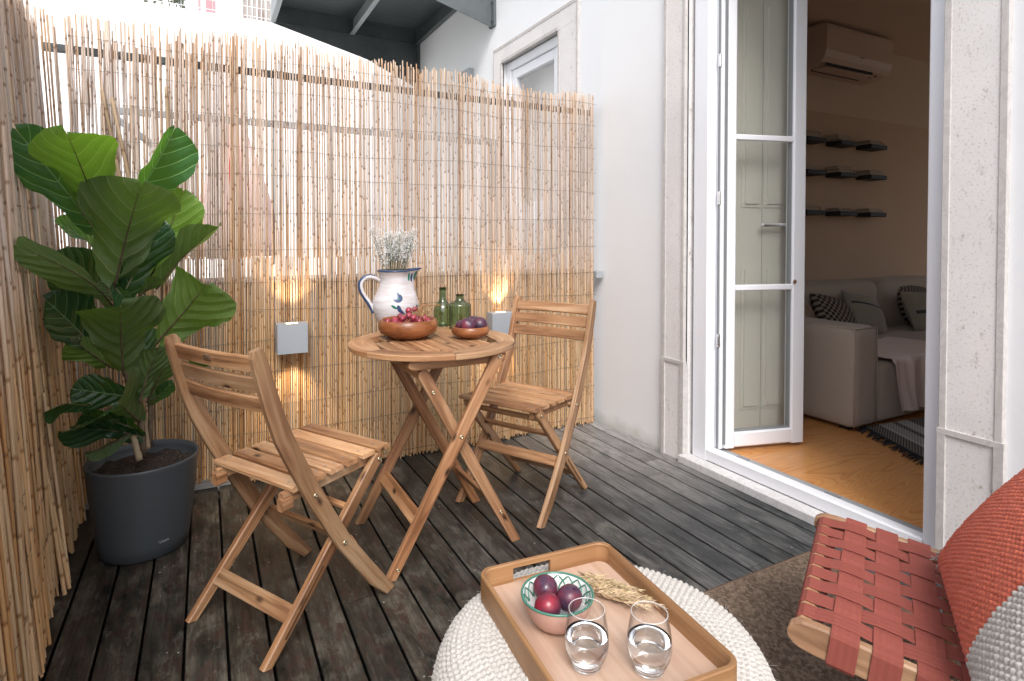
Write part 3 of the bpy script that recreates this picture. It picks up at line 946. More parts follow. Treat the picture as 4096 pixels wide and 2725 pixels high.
def pillow(mb, origin, ex, ey, w, h, T, n=22, pinch=.06, wrinkle=.004, seed=1, gs=1.0, bottom_only=False):
    """soft cushion; ex, ey unit vectors in its plane, origin = centre"""
    ex = Vector(ex).normalized(); ey = Vector(ey).normalized(); ez = ex.cross(ey).normalized(); o_ = Vector(origin)
    for sgn in (1, -1):
        def P(u, v):
            a, b_ = 2 * u - 1, 2 * v - 1
            t_ = T * (max(0, 1 - a * a) ** .42) * (max(0, 1 - b_ * b_) ** .42)
            t_ += wrinkle * noise.noise(Vector((a * 3 + seed, b_ * 3, sgn)))
            k = 1 - pinch * (a * a) * (1 - b_ * b_) ; k2 = 1 - pinch * (b_ * b_) * (1 - a * a)
            return o_ + ex * (a * w / 2 * k2 * (1 - .0)) * 1 + ey * (b_ * h / 2 * k) + ez * t_ * sgn
        def G(u, v):
            return (u * w * gs, v * h * gs, 0)
        if sgn > 0:
            mb.grid(P, n, n, G)
        else:
            mb.grid(lambda u, v: P(1 - u, v), n, n, lambda u, v: G(1 - u, v))


# sofa
sofa = thing('sofa', 'grey beige fabric sofa with square arm in the living room', 'sofa', (3.05, 1.87, RZ0))
SX0 = 3.045
def bulge(w_, p):
    return w_
b = MB(); rbox(b, (SX0, 1.87, RZ0 + .02), (SX0 + .215, 2.95, .645), .035, 10); b.build('sofa_arm', M['sofa'], sofa)
b = MB(); rbox(b, (SX0 + .205, 1.872, RZ0 + .02), (SX0 + 2.5, 2.7, .435), .04, 12); b.build('sofa_seat', M['sofa'], sofa)
for k, (x0, x1) in enumerate(((SX0 + .21, 4.585), (4.59, 5.55))):
    b = MB(); rbox(b, (x0, 2.62, .40), (x1, 2.93, .80), .07, 10); b.build('sofa_back', M['sofa'], sofa)
b = MB()   # piping along the arm edges
e = .008
ax0, ax1, ay, az0, az1 = SX0 + e, SX0 + .215 - e, 1.87 + e, RZ0 + .03, .645 - e
b.tube([(ax0, ay, az0), (ax0 - .004, ay - .003, .3), (ax0, ay, az1), (ax1, ay, az1), (ax1 + .003, ay - .003, .3), (ax1, ay, az0)], .0038, 6)
b.tube([(ax0, ay, az1), (ax0, 2.9, az1)], .0035, 6)
b.build('piping', M['sofa'], sofa)
for (px, py) in ((SX0 + .04, 1.93), (SX0 + 2.3, 1.93), (SX0 + .04, 2.8)):
    b = MB(); b.box((px, py, RZ0), (px + .05, py + .05, RZ0 + .03)); b.build('leg', M['black'], sofa)

def cushion(name, label, o_, ex, ey, w, h, T, m_, gs=1.0, seed=1, band=None, fringe=None):
    b_ = MB(); pillow(b_, o_, ex, ey, w, h, T, gs=gs, seed=seed)
    ob = b_.build(name, m_)
    tag(ob, label, 'cushion')
    ex = Vector(ex).normalized(); ey = Vector(ey).normalized(); ez = ex.cross(ey).normalized(); o_ = Vector(o_)
    if band:
        s_ = MB()
        for sg in (1, -1):
            s_.grid(lambda u, v: o_ + ex * ((2 * u - 1) * w / 2 * .985) + ey * (band[0] * h / 2 + (v - .5) * band[1]) + ez * sg * (T * (max(0, 1 - (2 * u - 1) ** 2) ** .42) * (1 - band[0] ** 2) ** .42 + .0025), 20, 1)
        PINV[ob.name] = Matrix.Identity(4)
        s_.build('stripe', M['black'], ob)
    if fringe:
        s_ = MB(5); q = random.Random(3)
        for side in (-1, 1):
            for i in range(50):
                v_ = -1 + 2 * i / 49
                p = o_ + ex * side * w / 2 * .97 + ey * v_ * h / 2
                s_.tube([p, p + ex * side * .012 + ey * q.uniform(-.006, .006) + ez * q.uniform(-.006, .006), p + ex * side * .022 + ey * q.uniform(-.01, .01) + ez * q.uniform(-.01, .01)], .0014, 4)
        s_.build('fringe', m_, ob)
    return ob
cushion('cushion', 'black and white checked cushion lying behind the sofa arm', (3.83, 2.50, .60), (.92, -.1, -.2), (.1, .45, .8), .34, .26, .07, M['check'], 1.0, 2)
cushion('cushion', 'beige fringed cushion with a dark stripe slumped left of the sofa middle', (4.22, 2.52, .575), (.95, -.1, -.22), (.22, .4, .8), .36, .30, .06, M['linen'], 1, 3, band=(.35, .014), fringe=True)
cushion('cushion', 'large beige cushion with black stripe and fringed edge on the right of the sofa', (4.93, 2.44, .565), (1, -.04, -.06), (0, .35, .85), .60, .30, .075, M['linen'], 1, 5, band=(-.15, .026), fringe=True)
cushion('cushion', 'black and white checked cushion peeping out behind the large beige cushion', (5.02, 2.60, .60), (1, 0, -.05), (0, .3, .9), .45, .32, .05, M['check'], 1.0, 6)
# throw over the seat edge
b = MB()
def thr(u, v):
    # u across width, v from back of seat over the front edge and down
    L = v * .75
    x_ = 3.49 + u * .62 + (1 - u) * (-.02) * v + .03 * math.sin(v * 5)
    x_ += (0.38 * (1 - v)) * (1 - u) * -.9
    fold = .010 * math.sin(u * 26 + v * 3) + .004 * math.sin(u * 61)
    if L < .45:
        return V3(x_, 2.30 - L, .452 + fold * .5)
    q = L - .45
    return V3(x_ + .05 * u * q, 1.848 - fold * 1.3 - .004, .447 - q)
b.grid(thr, 90, 30)
o = b.build('blanket', M['pinkthrow']); tag(o, 'pale pink crinkled blanket hanging over the front of the sofa seat', 'blanket')
b = MB()
b.grid(lambda u, v: V3(3.36 + .42 * v + .06 * math.sin(u * 9) * .1, 2.72 - .18 * v - .012 * math.sin(u * 40 + v * 6), .88 - .36 * v * v - u * 0.0) + V3(-.35 * u, .12 * u, 0.03 * math.sin(u * 3)), 60, 20)
o = b.build('blanket', M['peach']); tag(o, 'peach blanket draped over the left end of the sofa back', 'blanket')
# indoor rug
RP = Vector((3.198, 1.905, .0)); ru = Vector((-.13, -.245, 0)).normalized(); rv = Vector((.985, -.12, 0)).normalized()
rug2 = thing('rug', 'black and cream woven rug with black tassels on the wooden floor', 'rug', (3.2, 1.9, RZ0))
b = MB()
b.grid(lambda u, v: RP + ru * (u * .55 - .0) + rv * (v * 1.2) + V3(0, 0, RZ0 + .008 + .001 * noise.noise(Vector((u * 9, v * 9, 0)))), 30, 40, lambda u, v: (u * .55, v * 1.2, 0))
b.build('woven_field', M['weave'], rug2)
b = MB(8); q = random.Random(2)
for i in range(46):
    p = RP + ru * (i / 45 * .55) + V3(0, 0, RZ0 + .008)
    p1 = p - rv * (.03 + q.random() * .02) + ru * q.uniform(-.015, .015) + V3(0, 0, .012 * q.random())
    p2 = p1 - rv * (.02 + q.random() * .03) + ru * q.uniform(-.02, .02) + V3(0, 0, -.012)
    p2.z = RZ0 + .004
    b.tube([p, p1, p2], [.004, .0035, .002], 5)
b.build('tassel', M['tassel'], rug2)
# curtain behind the leaf edge
b = MB()
b.grid(lambda u, v: V3(2.90 - .10 * u + .012 * math.sin(u * 30), 2.075 + .12 * u, RZ0 + .01 + v * 2.6), 30, 4)
o = b.build('curtain', M['curtain']); tag(o, 'thin white curtain hanging beside the open door leaf', 'curtain')
# air conditioner
ac = thing('air_conditioner', 'wall mounted air conditioner high on the living room wall', 'air conditioner', (4.43, 2.95, 2.40))
prof = [(2.949, 2.70), (2.73, 2.70), (2.702, 2.688), (2.697, 2.66), (2.703, 2.50), (2.718, 2.455), (2.75, 2.425), (2.80, 2.405), (2.949, 2.39)]
b = MB()
vs = [(x_, y_, z_) for x_ in (4.015, 4.845) for (y_, z_) in prof]; n_ = len(prof)
fs = [(i, i + 1, n_ + i + 1, n_ + i) for i in range(n_ - 1)] + [tuple(range(n_ - 1, -1, -1)), tuple(range(n_, 2 * n_))]
b.add(vs, fs)
b.build('casing', M['ac'], ac)
b = MB(); b.box((4.08, 2.7495, 2.405), (4.66, 2.7535, 2.4262)); b.box((4.08, 2.86, 2.388), (4.66, 2.870, 2.3985)); b.build('air_outlet', M['black'], ac)
b = MB(); b.box((4.085, 2.752, 2.3925), (4.655, 2.86, 2.399)); b.build('louvre', M['ac'], ac)
b = MB(); b.tube([(4.74, 2.775, 2.404), (4.74, 2.775, 2.412)], .012, 12); b.tube([(4.705, 2.80, 2.398), (4.705, 2.80, 2.406)], .009, 12); b.build('indicator', M['seal'], ac)
b = MB()
for i in range(6):
    b.box((4.42 + i * .009, 2.7012, 2.49), (4.426 + i * .009, 2.7035, 2.499 + .003 * (i % 2)))
b.build('logo', M['seal'], ac)
# wall shelves with books
q = random.Random(5)
rows = [('top', 1.853), ('middle', 1.606), ('bottom', 1.300)]
cols = [('left', 3.985), ('centre', 4.383), ('right', 4.780)]
covers = ['paper', 'cover_brown', 'cover_red', 'paper', 'cover_brown']
for ri, (rn, rz) in enumerate(rows):
    for ci, (cn, cx) in enumerate(cols):
        sh_ = thing('wall_shelf', 'small black wall shelf, %s row, %s column of the nine' % (rn, cn), 'shelf', (cx + .11, 2.95, rz), group='small black book shelves on the living room wall')
        b = MB()
        b.sweep([(cx, 2.884, rz + .017), (cx + .215, 2.884, rz + .017)], (0, 0, 1), .13, .034, .004)
        b.build('shelf_board', M['black'], sh_)
        zz = rz + .0345
        for k in range(2 if (ri, ci) != (0, 1) else 3):
            h_ = q.uniform(.012, .024); w_ = .19 - .02 * k - q.uniform(0, .02); d_ = .115 - .01 * k
            x0 = cx + q.uniform(.0, .015)
            cov = M[covers[(ri * 3 + ci + k * 2) % 5]]
            bk = thing('book', '%s book lying flat %s on the %s row, %s column shelf' % ('pale' if cov is M['paper'] else 'dark', ('lowest', 'second from the bottom', 'third from the bottom')[k], rn, cn), 'book', (x0 + w_ / 2, 2.89, zz), group='books on the living room wall shelves')
            b = MB(); b.box((x0, 2.947 - d_, zz), (x0 + w_, 2.947, zz + .002)); b.box((x0, 2.947 - d_, zz + h_ - .002), (x0 + w_, 2.947, zz + h_)); b.box((x0 + w_ - .003, 2.947 - d_, zz + .002), (x0 + w_, 2.947, zz + h_ - .002))
            b.build('cover', cov, bk)
            b = MB(); b.box((x0 + .003, 2.950 - d_, zz + .002), (x0 + w_ - .003, 2.944, zz + h_ - .002)); b.build('pages', M['paper'], bk)
            zz += h_ + .0005

# ------------------------------------------------------------------ reed fences
wire_z = [1.92, 1.79, 1.66, 1.52, 1.40, 1.23, 1.07, .92, .79, .65, .51, .36, .235, .05]
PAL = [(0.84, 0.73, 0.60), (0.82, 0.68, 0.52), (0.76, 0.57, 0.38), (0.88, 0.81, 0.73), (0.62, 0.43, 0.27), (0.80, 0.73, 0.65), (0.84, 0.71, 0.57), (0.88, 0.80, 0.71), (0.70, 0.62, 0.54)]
def reed_glow_tint(c_, z_):
    """honey colour of the lower reeds, deepened with painted lamp glow; browner tips"""
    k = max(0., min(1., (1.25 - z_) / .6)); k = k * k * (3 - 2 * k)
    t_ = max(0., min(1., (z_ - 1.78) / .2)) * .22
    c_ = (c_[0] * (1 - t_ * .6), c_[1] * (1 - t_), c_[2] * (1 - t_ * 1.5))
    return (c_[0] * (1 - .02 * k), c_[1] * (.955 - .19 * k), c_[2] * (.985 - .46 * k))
def reed(mb, r_, base, top, rad, tone_, seg=5, bow=0.004, extra=None, nstep=None):
    """one reed: jointed stalk from base to top"""
    base = Vector(base); top = Vector(top)
    L = (top - base).length; D = (top - base) / L
    U_ = D.orthogonal().normalized(); W_ = D.cross(U_)
    zs = [0.0]; kinds = [0]
    z_ = r_.uniform(.02, .22)
    while z_ < L - .02:
        zs += [z_ - .009, z_, z_ + .009]; kinds += [0, 1, 2]
        z_ += r_.uniform(.14, .30)
    # more points so that long stalks can bow
    zs.append(L); kinds.append(0)
    ph = r_.uniform(0, 6.28); amp = bow * r_.uniform(.3, 1.2); ph2 = r_.uniform(0, 6.28)
    vs = []; cs = []; gs = []
    cur = tone_
    segtone = 1.0
    for zz, kd in zip(zs, kinds):
        c_ = base + D * zz + U_ * amp * math.sin(zz * 2.6 + ph) + W_ * amp * math.sin(zz * 2.1 + ph2)
        rr_ = rad * (1 - .22 * zz / max(L, .01))
        if kd == 1:
            rr_ *= 1.16; col_ = (cur[0] * .46, cur[1] * .34, cur[2] * .26)
        elif kd == 2:
            segtone = r_.uniform(.88, 1.08); col_ = tuple(x_ * segtone * .85 for x_ in cur)
        else:
            col_ = tuple(x_ * segtone for x_ in cur)
        col_ = reed_glow_tint(col_, c_.z)
        for k in range(seg):
            a = 2 * math.pi * k / seg + ph
            vs.append(c_ + (U_ * math.cos(a) + W_ * math.sin(a)) * rr_); cs.append(col_)
    n_ = len(zs)
    fs = [(i * seg + k, i * seg + (k + 1) % seg, (i + 1) * seg + (k + 1) % seg, (i + 1) * seg + k) for i in range(n_ - 1) for k in range(seg)]
    fs.append(tuple((n_ - 1) * seg + k for k in range(seg)))
    mb.add(vs, fs, None, cs, True)

def fence_wave(x):
    return .012 * math.sin(x * 3.1 + 1) + .007 * math.sin(x * 8.3)
def top_wave(x):
    return .010 * math.sin(x * 2.3 + .5) + .008 * math.sin(x * 7.1) + .006 * math.sin(x * 17)
BY = 2.868
fence = thing('reed_fence', 'tall reed screen tied with wire across the back of the terrace, lamps on it', 'fence', (.85, BY, 0))
def tone_pick(r_, low=0):
    t_ = PAL[r_.randrange(len(PAL))]
    k = r_.uniform(.90, 1.06)
    return tuple(min(.9, x_ * k) for x_ in t_)
b = MB(); r = random.Random(21)
x = -.475
dens = lambda x_: .0104 - .0034 * min(1, max(0, (x_ + .2) / 2.0))
while x < 2.078:
    p_ = dens(x)
    rad = p_ * r.choice([r.uniform(.30, .38), r.uniform(.40, .48), r.uniform(.42, .50)])
    y_ = BY + fence_wave(x) + r.uniform(-.003, .004)
    lean = r.gauss(0, .0028) + .010 * math.sin(x * 1.7 + 2) if x > -.1 else r.gauss(.012, .010)
    top = 2.012 - .038 * max(0, min(1, (x + .1) / 1.8)) + top_wave(x) + r.uniform(-.018, .016)
    if r.random() < .10: top -= r.uniform(.02, .07)
    lean -= .12 * max(0, -.1 - x) / .375
    reed(b, r, (x, y_, r.uniform(.0, .03) + (.035 if x < .12 else 0)), (x + lean, y_ + r.gauss(0, .006), top), rad, tone_pick(r), bow=.0008)
    x += p_ * r.uniform(.84, 1.12)
# second, lower layer behind
x = -.47
while x < 2.075:
    p_ = dens(x) * 1.02
    y_ = BY + .012 + fence_wave(x)
    reed(b, r, (x, y_, r.uniform(0, .02) + (.045 if x < .12 else 0)), (x + r.gauss(0, .002), y_ , 1.035 + r.uniform(-.002, .002)), p_ * r.uniform(.34, .46), tone_pick(r), bow=.001)
    x += p_ * r.choice([1, 1.3, 1.9])
# sparse rear stalks in the upper half, bunched and leaning
x = -.47
while x < 2.07:
    y_ = BY + .014 + fence_wave(x)
    lean = r.gauss(0, .006)
    z0 = 1.03
    reed(b, r, (x, y_, z0), (x + lean, y_ + r.uniform(0, .01), 1.96 + top_wave(x) + r.uniform(-.05, .02)), .0032 + r.random() * .0016, tone_pick(r))
    x += r.choice([.010, .016, .024, .03]) if x > .15 else r.choice([.007, .009, .012])
# a few stray thick canes
for (x0, z0, x1, z1, rad) in ((-.30, 1.36, -.355, 1.72, .008), (-.268, 1.36, -.325, 1.69, .008), (-.125, 1.42, -.135, 1.755, .0085)):
    reed(b, r, (x0, BY - .022, z0), (x1, BY - .018, z1), rad, (0.52, 0.40, 0.25), 7)
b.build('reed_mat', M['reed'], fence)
b = MB()
for wz in wire_z:
    pts = []
    n_ = 330
    for i in range(n_ + 1):
        xx = -.47 + 2.555 * i / n_
        pts.append((xx, BY + fence_wave(xx) - .0070 - .0012 * math.sin(i * 1.9), wz + .35 * top_wave(xx) * (wz > 1) + .006 * math.sin(xx * 5 + wz * 9) + .0012 * math.sin(i * 2.4)))
    b.tube(pts, .0010, 4)
b.build('binding_wire', M['wire'], fence)
b = MB()
b.box((-.56, 2.93, 1.872), (2.10, 2.96, 1.902), ch=.002); fr_ = b
b.build('top_rail', M['steel'], fence)
b = MB()
for px in (-.36, 1.22, 2.06):
    b = MB(); b.box((px, 2.936, 0), (px + .018, 2.954, 1.8715)); b.build('fence_post', M['galv'], fence)
# thin dark uprights right behind the reeds
b = MB()
for px, lx in ((-.19, .0), (.285, .003), (.60, .0), (.90, -.002), (1.08, .003), (1.46, .003), (1.62, -.004), (1.785, .002), (1.91, .006)):
    b = MB(); b.tube([(px, BY + .026, 1.0), (px + lx, BY + .026, 1.9)], .0022, 5); b.build('tie_rod', M['black'], fence)

# fence on the left
lf_ = thing('reed_fence', 'reed screen running along the left side of the terrace beside the potted plant', 'fence', (-.42, 1.9, 0))
def LX(y_):
    return -.395 - .075 * max(0, min(1.2, (y_ - 1.87))) + .012 * math.sin(y_ * 5.0)
b = MB(); r = random.Random(33)
y = .85
while y < 2.875:
    p_ = .0115
    rad = p_ * r.uniform(.30, .5)
    lean = r.gauss(.02, .022) * (1 if y < 2.6 else .6)
    x_ = LX(y) + r.uniform(-.006, .006)
    # stalks lean back towards the corner higher up, the mat sags outward
    reed(b, r, (x_ + .012, y, r.uniform(0, .05)), (x_ - .115 + r.gauss(0, .012), y - .035 + lean, 1.93 + .03 * math.sin(y * 6) + r.uniform(-.05, .04)), rad, tone_pick(r), bow=.009)
    y += p_ * r.uniform(.75, 1.1)
y = .85
while y < 2.875:
    x_ = LX(y) - .016
    reed(b, r, (x_, y, r.uniform(0, .02)), (x_ - .10, y - .02 + r.gauss(0, .012), (1.93 if r.random() < .55 else 1.1) + r.uniform(-.05, .04)), .0052, tone_pick(r), bow=.006)
    y += .0105
for i in range(6):   # loose stalks near the foot of the plant
    y_ = 2.30 + i * .018
    reed(b, r, (-.382 - i * .006 + r.uniform(-.012, .012), y_ - .08, .005 + r.uniform(0, .05)), (-.455, y_ + r.uniform(-.03, .03), .55 + r.uniform(-.1, .2)), .0062, tone_pick(r), bow=.012)
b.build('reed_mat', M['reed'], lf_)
b = MB()
for k, wz in enumerate(wire_z[:-1]):
    pts = []
    for i in range(221):
        yy = .86 + 2.0 * i / 220
        zt_ = wz / 1.95
        pts.append((LX(yy) + .012 - .127 * zt_ + .009 + .0012 * math.sin(i * 1.9), yy - .03 * zt_, wz - .02 + .010 * math.sin(yy * 4 + k) + .0014 * math.sin(i * 2.1)))
    b.tube(pts, .0011, 4)
b.build('binding_wire', M['wire'], lf_)
b = MB(); b.box((-.66, .5, 1.80), (-.63, 2.93, 1.83)); b.box((-.66, .5, 1.0), (-.63, 2.93, 1.03))
b.build('side_rail', M['steel'], lf_)

# low walls the screens stand against
lw = thing('low_wall', 'low grey rendered wall behind the back reed screen', 'wall', (.8, 3.05, 0))
b = MB(); b.box((-.62, 2.968, -.3), (2.13, 3.12, .915)); b.build('masonry', M['plaster'], lw)
b = MB(); b.box((-.47, 2.931, -.02), (.16, 2.9675, .085)); b.build('skirting', M['plaster'], lw)
b = MB(); b.box((-.62, 2.90, .9155), (2.07, 3.14, .932), ch=.002); b.build('coping', M['galv'], lw)
lw = thing('low_wall', 'low grey rendered wall behind the left reed screen', 'wall', (-.7, 1.5, 0))
b = MB(); b.box((-.80, -2.0, -.3), (-.65, 2.967, .915)); b.build('masonry', M['plaster'], lw)
b = MB(); b.box((2.072, 2.84, .885), (2.118, 2.90, .925), ch=.002); o = b.build('rail_bracket', M['galv']); tag(o, 'small square grey steel bracket where the reed fence meets the white wall', 'bracket')

# ------------------------------------------------------------------ beyond the fence
gate = thing('metal_gate_frame', 'dark metal gate frame with diagonal brace seen through the back reeds', 'gate', (.3, 3.3, -.3))
b = MB()
b.box((-.42, 3.28, 1.705), (1.62, 3.31, 1.735)); b.box((-.42, 3.28, -.3), (-.385, 3.31, 1.705)); b.box((.60, 3.28, -.3), (.63, 3.31, 1.705)); b.box((1.59, 3.28, -.3), (1.62, 3.31, 1.705))
b.build('frame', M['galv'], gate)
b = MB(); b.sweep([(-.38, 3.295, 1.70), (-.20, 3.295, 1.56), (-.20, 3.295, 1.0)], (0, 1, 0), .03, .02); b.build('brace', M['galv'], gate)
par = thing('folded_parasol', 'folded pale pink parasol standing beyond the back reed screen', 'parasol', (.2, 3.75, -.3))
b = MB(); b.tube([(.165, 3.75, -.3), (.165, 3.75, 2.0)], .018, 12); b.build('pole', M['pvc'], par)
b = MB()
def pf(x_, y_, z_, a, i):
    k = 1 + .32 * math.sin(a * 7 + i * .15)
    return x_ * k, y_ * k, z_
b.lathe([(.20, 1.02), (.19, 1.12), (.15, 1.35), (.085, 1.6), (.04, 1.78), (.03, 1.9), (.012, 1.93)], 70, (.165, 3.75, 0), pf); b.build('canopy', M['parasol'], par)
b = MB(); b.tube([(.118, 3.60, 1.20), (.135, 3.66, 1.5), (.15, 3.70, 1.78)], [.012, .010, .005], 6); b.build('strap', M['red_cloth'], par)
bw = thing('boundary_wall', 'tall bright white courtyard wall beyond the reed fence', 'wall', (0, 9, 0))
b = MB(); b.box((-9, 9.0, -.3), (6, 9.25, 4.20)); b.build('masonry', M['bright_wall'], bw)
b = MB(); b.box((-9.2, -4, -.3), (-9.0, 9.2, 4.2)); ob_ = b.build('masonry', M['bright_wall']); tag(ob_, 'white courtyard wall beyond the left reed screen', 'wall')
ob_.name = 'side_boundary_wall'
nb = thing('neighbour_house', 'white neighbouring house above the courtyard wall, overexposed', 'house', (0, 12, 0))
b = MB(); b.box((-8, 12.0, -.3), (7, 15, 8)); b.build('wall', M['bright_wall'], nb)
def at9(px, py, y_):
    """x and z of a measured sight line on the plane y = y_ (survey notes)"""
    f_ = 2330.; yw = math.radians(27.849); pt_ = math.radians(1.2)
    fwd = Vector((math.sin(yw) * math.cos(pt_), math.cos(yw) * math.cos(pt_), -math.sin(pt_))); rt = Vector((math.cos(yw), -math.sin(yw), 0)); up = rt.cross(fwd)
    d_ = fwd * f_ + rt * (px - 2048) + up * (1362.5 - 358.69 - py)
    k = y_ / d_.y
    return d_.x * k, 1.12 + d_.z * k
def sight(px, py, depth):
    f_ = 2330.; yw = math.radians(27.849); pt_ = math.radians(1.2)
    fwd = Vector((math.sin(yw) * math.cos(pt_), math.cos(yw) * math.cos(pt_), -math.sin(pt_))); rt = Vector((math.cos(yw), -math.sin(yw), 0)); up = rt.cross(fwd)
    d_ = fwd * f_ + rt * (px - 2048) + up * (1362.5 - 358.69 - py)
    return Vector((0, 0, 1.12)) + d_ * (depth / f_)
x0, _ = at9(823, 0, 11.9); x1, _ = at9(858, 0, 11.9)
b = MB(); b.box((x0, 11.94, 3.9), (x1, 11.99, 7.0)); b.build('door', M['pink_paint'], nb)
x0, _ = at9(793, 0, 11.9); x1, _ = at9(797, 0, 11.9)
b = MB(); b.box((x0, 11.93, 3.9), (x1, 11.99, 7.0)); b.build('drainpipe', M['pink_paint'], nb)
x0, _ = at9(970, 0, 9.9); x1, _ = at9(1100, 0, 9.9)
wf = thing('wooden_screen', 'weathered grey wooden board screen behind a wire grille on the upper terrace', 'screen', (x0, 9.9, 4.2))
nbd = 7
for k in range(nbd):
    xa = x0 + (x1 - x0) * k / nbd; xb_ = x0 + (x1 - x0) * (k + 1) / nbd
    b = MB(); b.box((xa + .006, 9.88, 4.1), (xb_ - .006, 9.90, 4.95), ch=.002); b.build('board', M['grey_wood'], wf)
b = MB(); b.box((x0 - .02, 9.86, 4.96), (x1, 9.90, 5.02)); b.box((x0, 9.9005, 4.3), (x1, 9.93, 4.36)); b.build('rail', M['grey_wood'], wf)
gr = thing('wire_fence', 'white wire grille fence on top of the tall white courtyard wall', 'fence', (0, 9.1, 4.2))
b = MB()
xx = -3.0
while xx < 2.4:
    b.tube([(xx, 9.1, 4.2), (xx, 9.1, 5.4)], .0055, 4); xx += .095
zz = 4.28
while zz < 5.4:
    b.tube([(-3, 9.108, zz), (2.4, 9.108, zz)], .0055, 4); zz += .13
b.build('wire_grid', M['white_wire'], gr)
shb = thing('shrub', 'dark leafy shrub growing behind the wire grille on the upper terrace', 'shrub', (-.1, 10.0, 4.1))
b = MB(); r = random.Random(9)
cx0, _ = at9(560, 0, 10.2); cx1, _ = at9(735, 0, 10.2)
for i in range(620):
    u = r.random()
    xx = cx0 + (cx1 - cx0) * u
    zz = 4.50 + .62 * r.random() ** .8 + (.12 if u < .7 else -.05)
    if noise.noise(Vector((xx * 4, zz * 4, 3))) < -.08:
        continue
    c_ = Vector((xx, 10.1 + r.uniform(-.15, .2), zz)); a = r.uniform(0, 6.28); L = r.uniform(.06, .11)
    U_ = Vector((math.cos(a), .3 * r.uniform(-1, 1), math.sin(a) - .3)).normalized(); W_ = U_.cross(Vector((0, 1, 0.3))).normalized()
    b.add([c_, c_ + U_ * L * .5 + W_ * L * .2, c_ + U_ * L, c_ + U_ * L * .5 - W_ * L * .2], [(0, 1, 2, 3)])
b.build('foliage', M['foliage'], shb)
b = MB()
for i in range(6):
    xx = cx0 + (cx1 - cx0) * (i + .5) / 6
    b.tube([(xx, 10.1, 4.1), (xx + .05, 10.1, 4.6), (xx - .04, 10.12, 5.0)], [.012, .009, .004], 5)
b.build('stem', M['bark'], shb)
# steel canopy on the house wall
cz = 3.26
can = thing('steel_canopy', 'dark grey steel canopy bracketed to the white wall beyond the fence', 'canopy', (1.4, 5.3, cz))
b = MB(); b.box((.62, 4.28, cz + .17), (2.128, 6.24, cz + .182)); b.build('roof_sheet', M['steel'], can)
for (xa, m_) in ((.60, 'steel'), (1.37, 'steel'), (2.075, 'steel')):
    b = MB()
    b.box((xa, 4.30, cz), (xa + .045, 6.244, cz + .006)); b.box((xa + (.039 if xa > 1 else 0), 4.30, cz + .006), (xa + (.045 if xa > 1 else .006), 6.244, cz + .168))
    b.build('purlin', M['galv'] if xa < 2 else M['steel'], can)
for yg, zlow in ((6.245, 3.02), (4.35, 2.86)):
    b = MB()
    th = .008
    vs = [(x_, y_, z_) for y_ in (yg, yg + th) for (x_, z_) in ((.62, cz + .165), (.62, cz - .003), (2.11, zlow), (2.11, cz + .165))]
    if yg > 5:
        vs = [(x_, y_, z_) for y_ in (yg, yg + th) for (x_, z_) in ((.62, cz + .165), (.62, cz - .003), (1.56, 3.03), (2.11, 2.79), (2.11, cz + .165))]
        fs = [(0, 1, 2, 3, 4), (9, 8, 7, 6, 5)] + [(i, 5 + i, 5 + (i + 1) % 5, (i + 1) % 5) for i in range(5)]
    else:
        fs = [(0, 1, 2, 3), (7, 6, 5, 4)] + [(i, 4 + i, 4 + (i + 1) % 4, (i + 1) % 4) for i in range(4)]
    b.add(vs, fs)
    b.box((2.105, yg - .045, (zlow if yg < 5 else 2.75)), (2.129, yg + .045, cz + .165))
    b.build('gusset_plate', M['steel'], can)
    b = MB()
    for zz in (zlow + .05, zlow + .2, cz + .1):
        b.tube([(2.10, yg - .02, zz), (2.108, yg - .02, zz)], .012, 6)
    b.build('bolt', M['steel'], can)
b = MB(); b.box((.64, 6.226, cz + .0), (2.1, 6.2445, cz + .010)); b.box((.64, 6.226, cz + .16), (2.1, 6.244, cz + .169)); b.build('edge_angle', M['steel'], can)
# ------------------------------------------------------------------ wall lamps on the fence
def wall_lamp(x0, x1, z0, z1, yf, label, tilt=0.0, pw=5.5):
    lp = thing('wall_lamp', label, 'lamp', ((x0 + x1) / 2, BY - .01, (z0 + z1) / 2), group='square up and down lamps on the reed fence')
    b = MB(); b.box((x0, yf, z0), (x1, BY - .012, z1), ch=.003)
    b.build('casing', M['lamp_shell'], lp)
    xc = (x0 + x1) / 2
    for (zz, s_) in ((z1, 1), (z0, -1)):
        b = MB(); b.box((xc - .024, yf + .022, zz - .002 if s_ < 0 else zz + .0002), (xc + .024, yf + .046, zz + .0012 if s_ > 0 else zz - .0003)); b.build('lamp_window', M['lamp_glow'], lp)
        ld = bpy.data.lights.new('lamp_light', 'SPOT')
        ld.energy = pw; ld.color = (1.0, 0.76, 0.50); ld.spot_size = R(92); ld.spot_blend = 0.6; ld.shadow_soft_size = .016
        lo = bpy.data.objects.new('lamp_light', ld); COL.objects.link(lo)
        lo.parent = lp
        lo.location = Vector((xc, yf + .034, zz + s_ * .006)) - lp.location
        lo.rotation_euler = (R(0 if s_ < 0 else 180), 0, 0)
    b = MB(); b.box((x0 + .006, BY - .0125, z0 + .005), (x1 - .006, BY - .004, z1 - .005), ch=.001); b.build('back_plate', M['seal'], lp)
    for zz in (z0 + .02, z1 - .02):
        b = MB(); b.tube([(x0 - .0012, BY - .03, zz), (x0 + .001, BY - .03, zz)], .003, 8); b.build('screw', M['chrome'], lp)
    return lp
wall_lamp(.283, .415, .602, .735, 2.772, 'square grey wall lamp glowing up and down between plant and table')
wall_lamp(1.352, 1.484, .597, .722, 2.782, 'square grey wall lamp glowing behind the far folding chair')

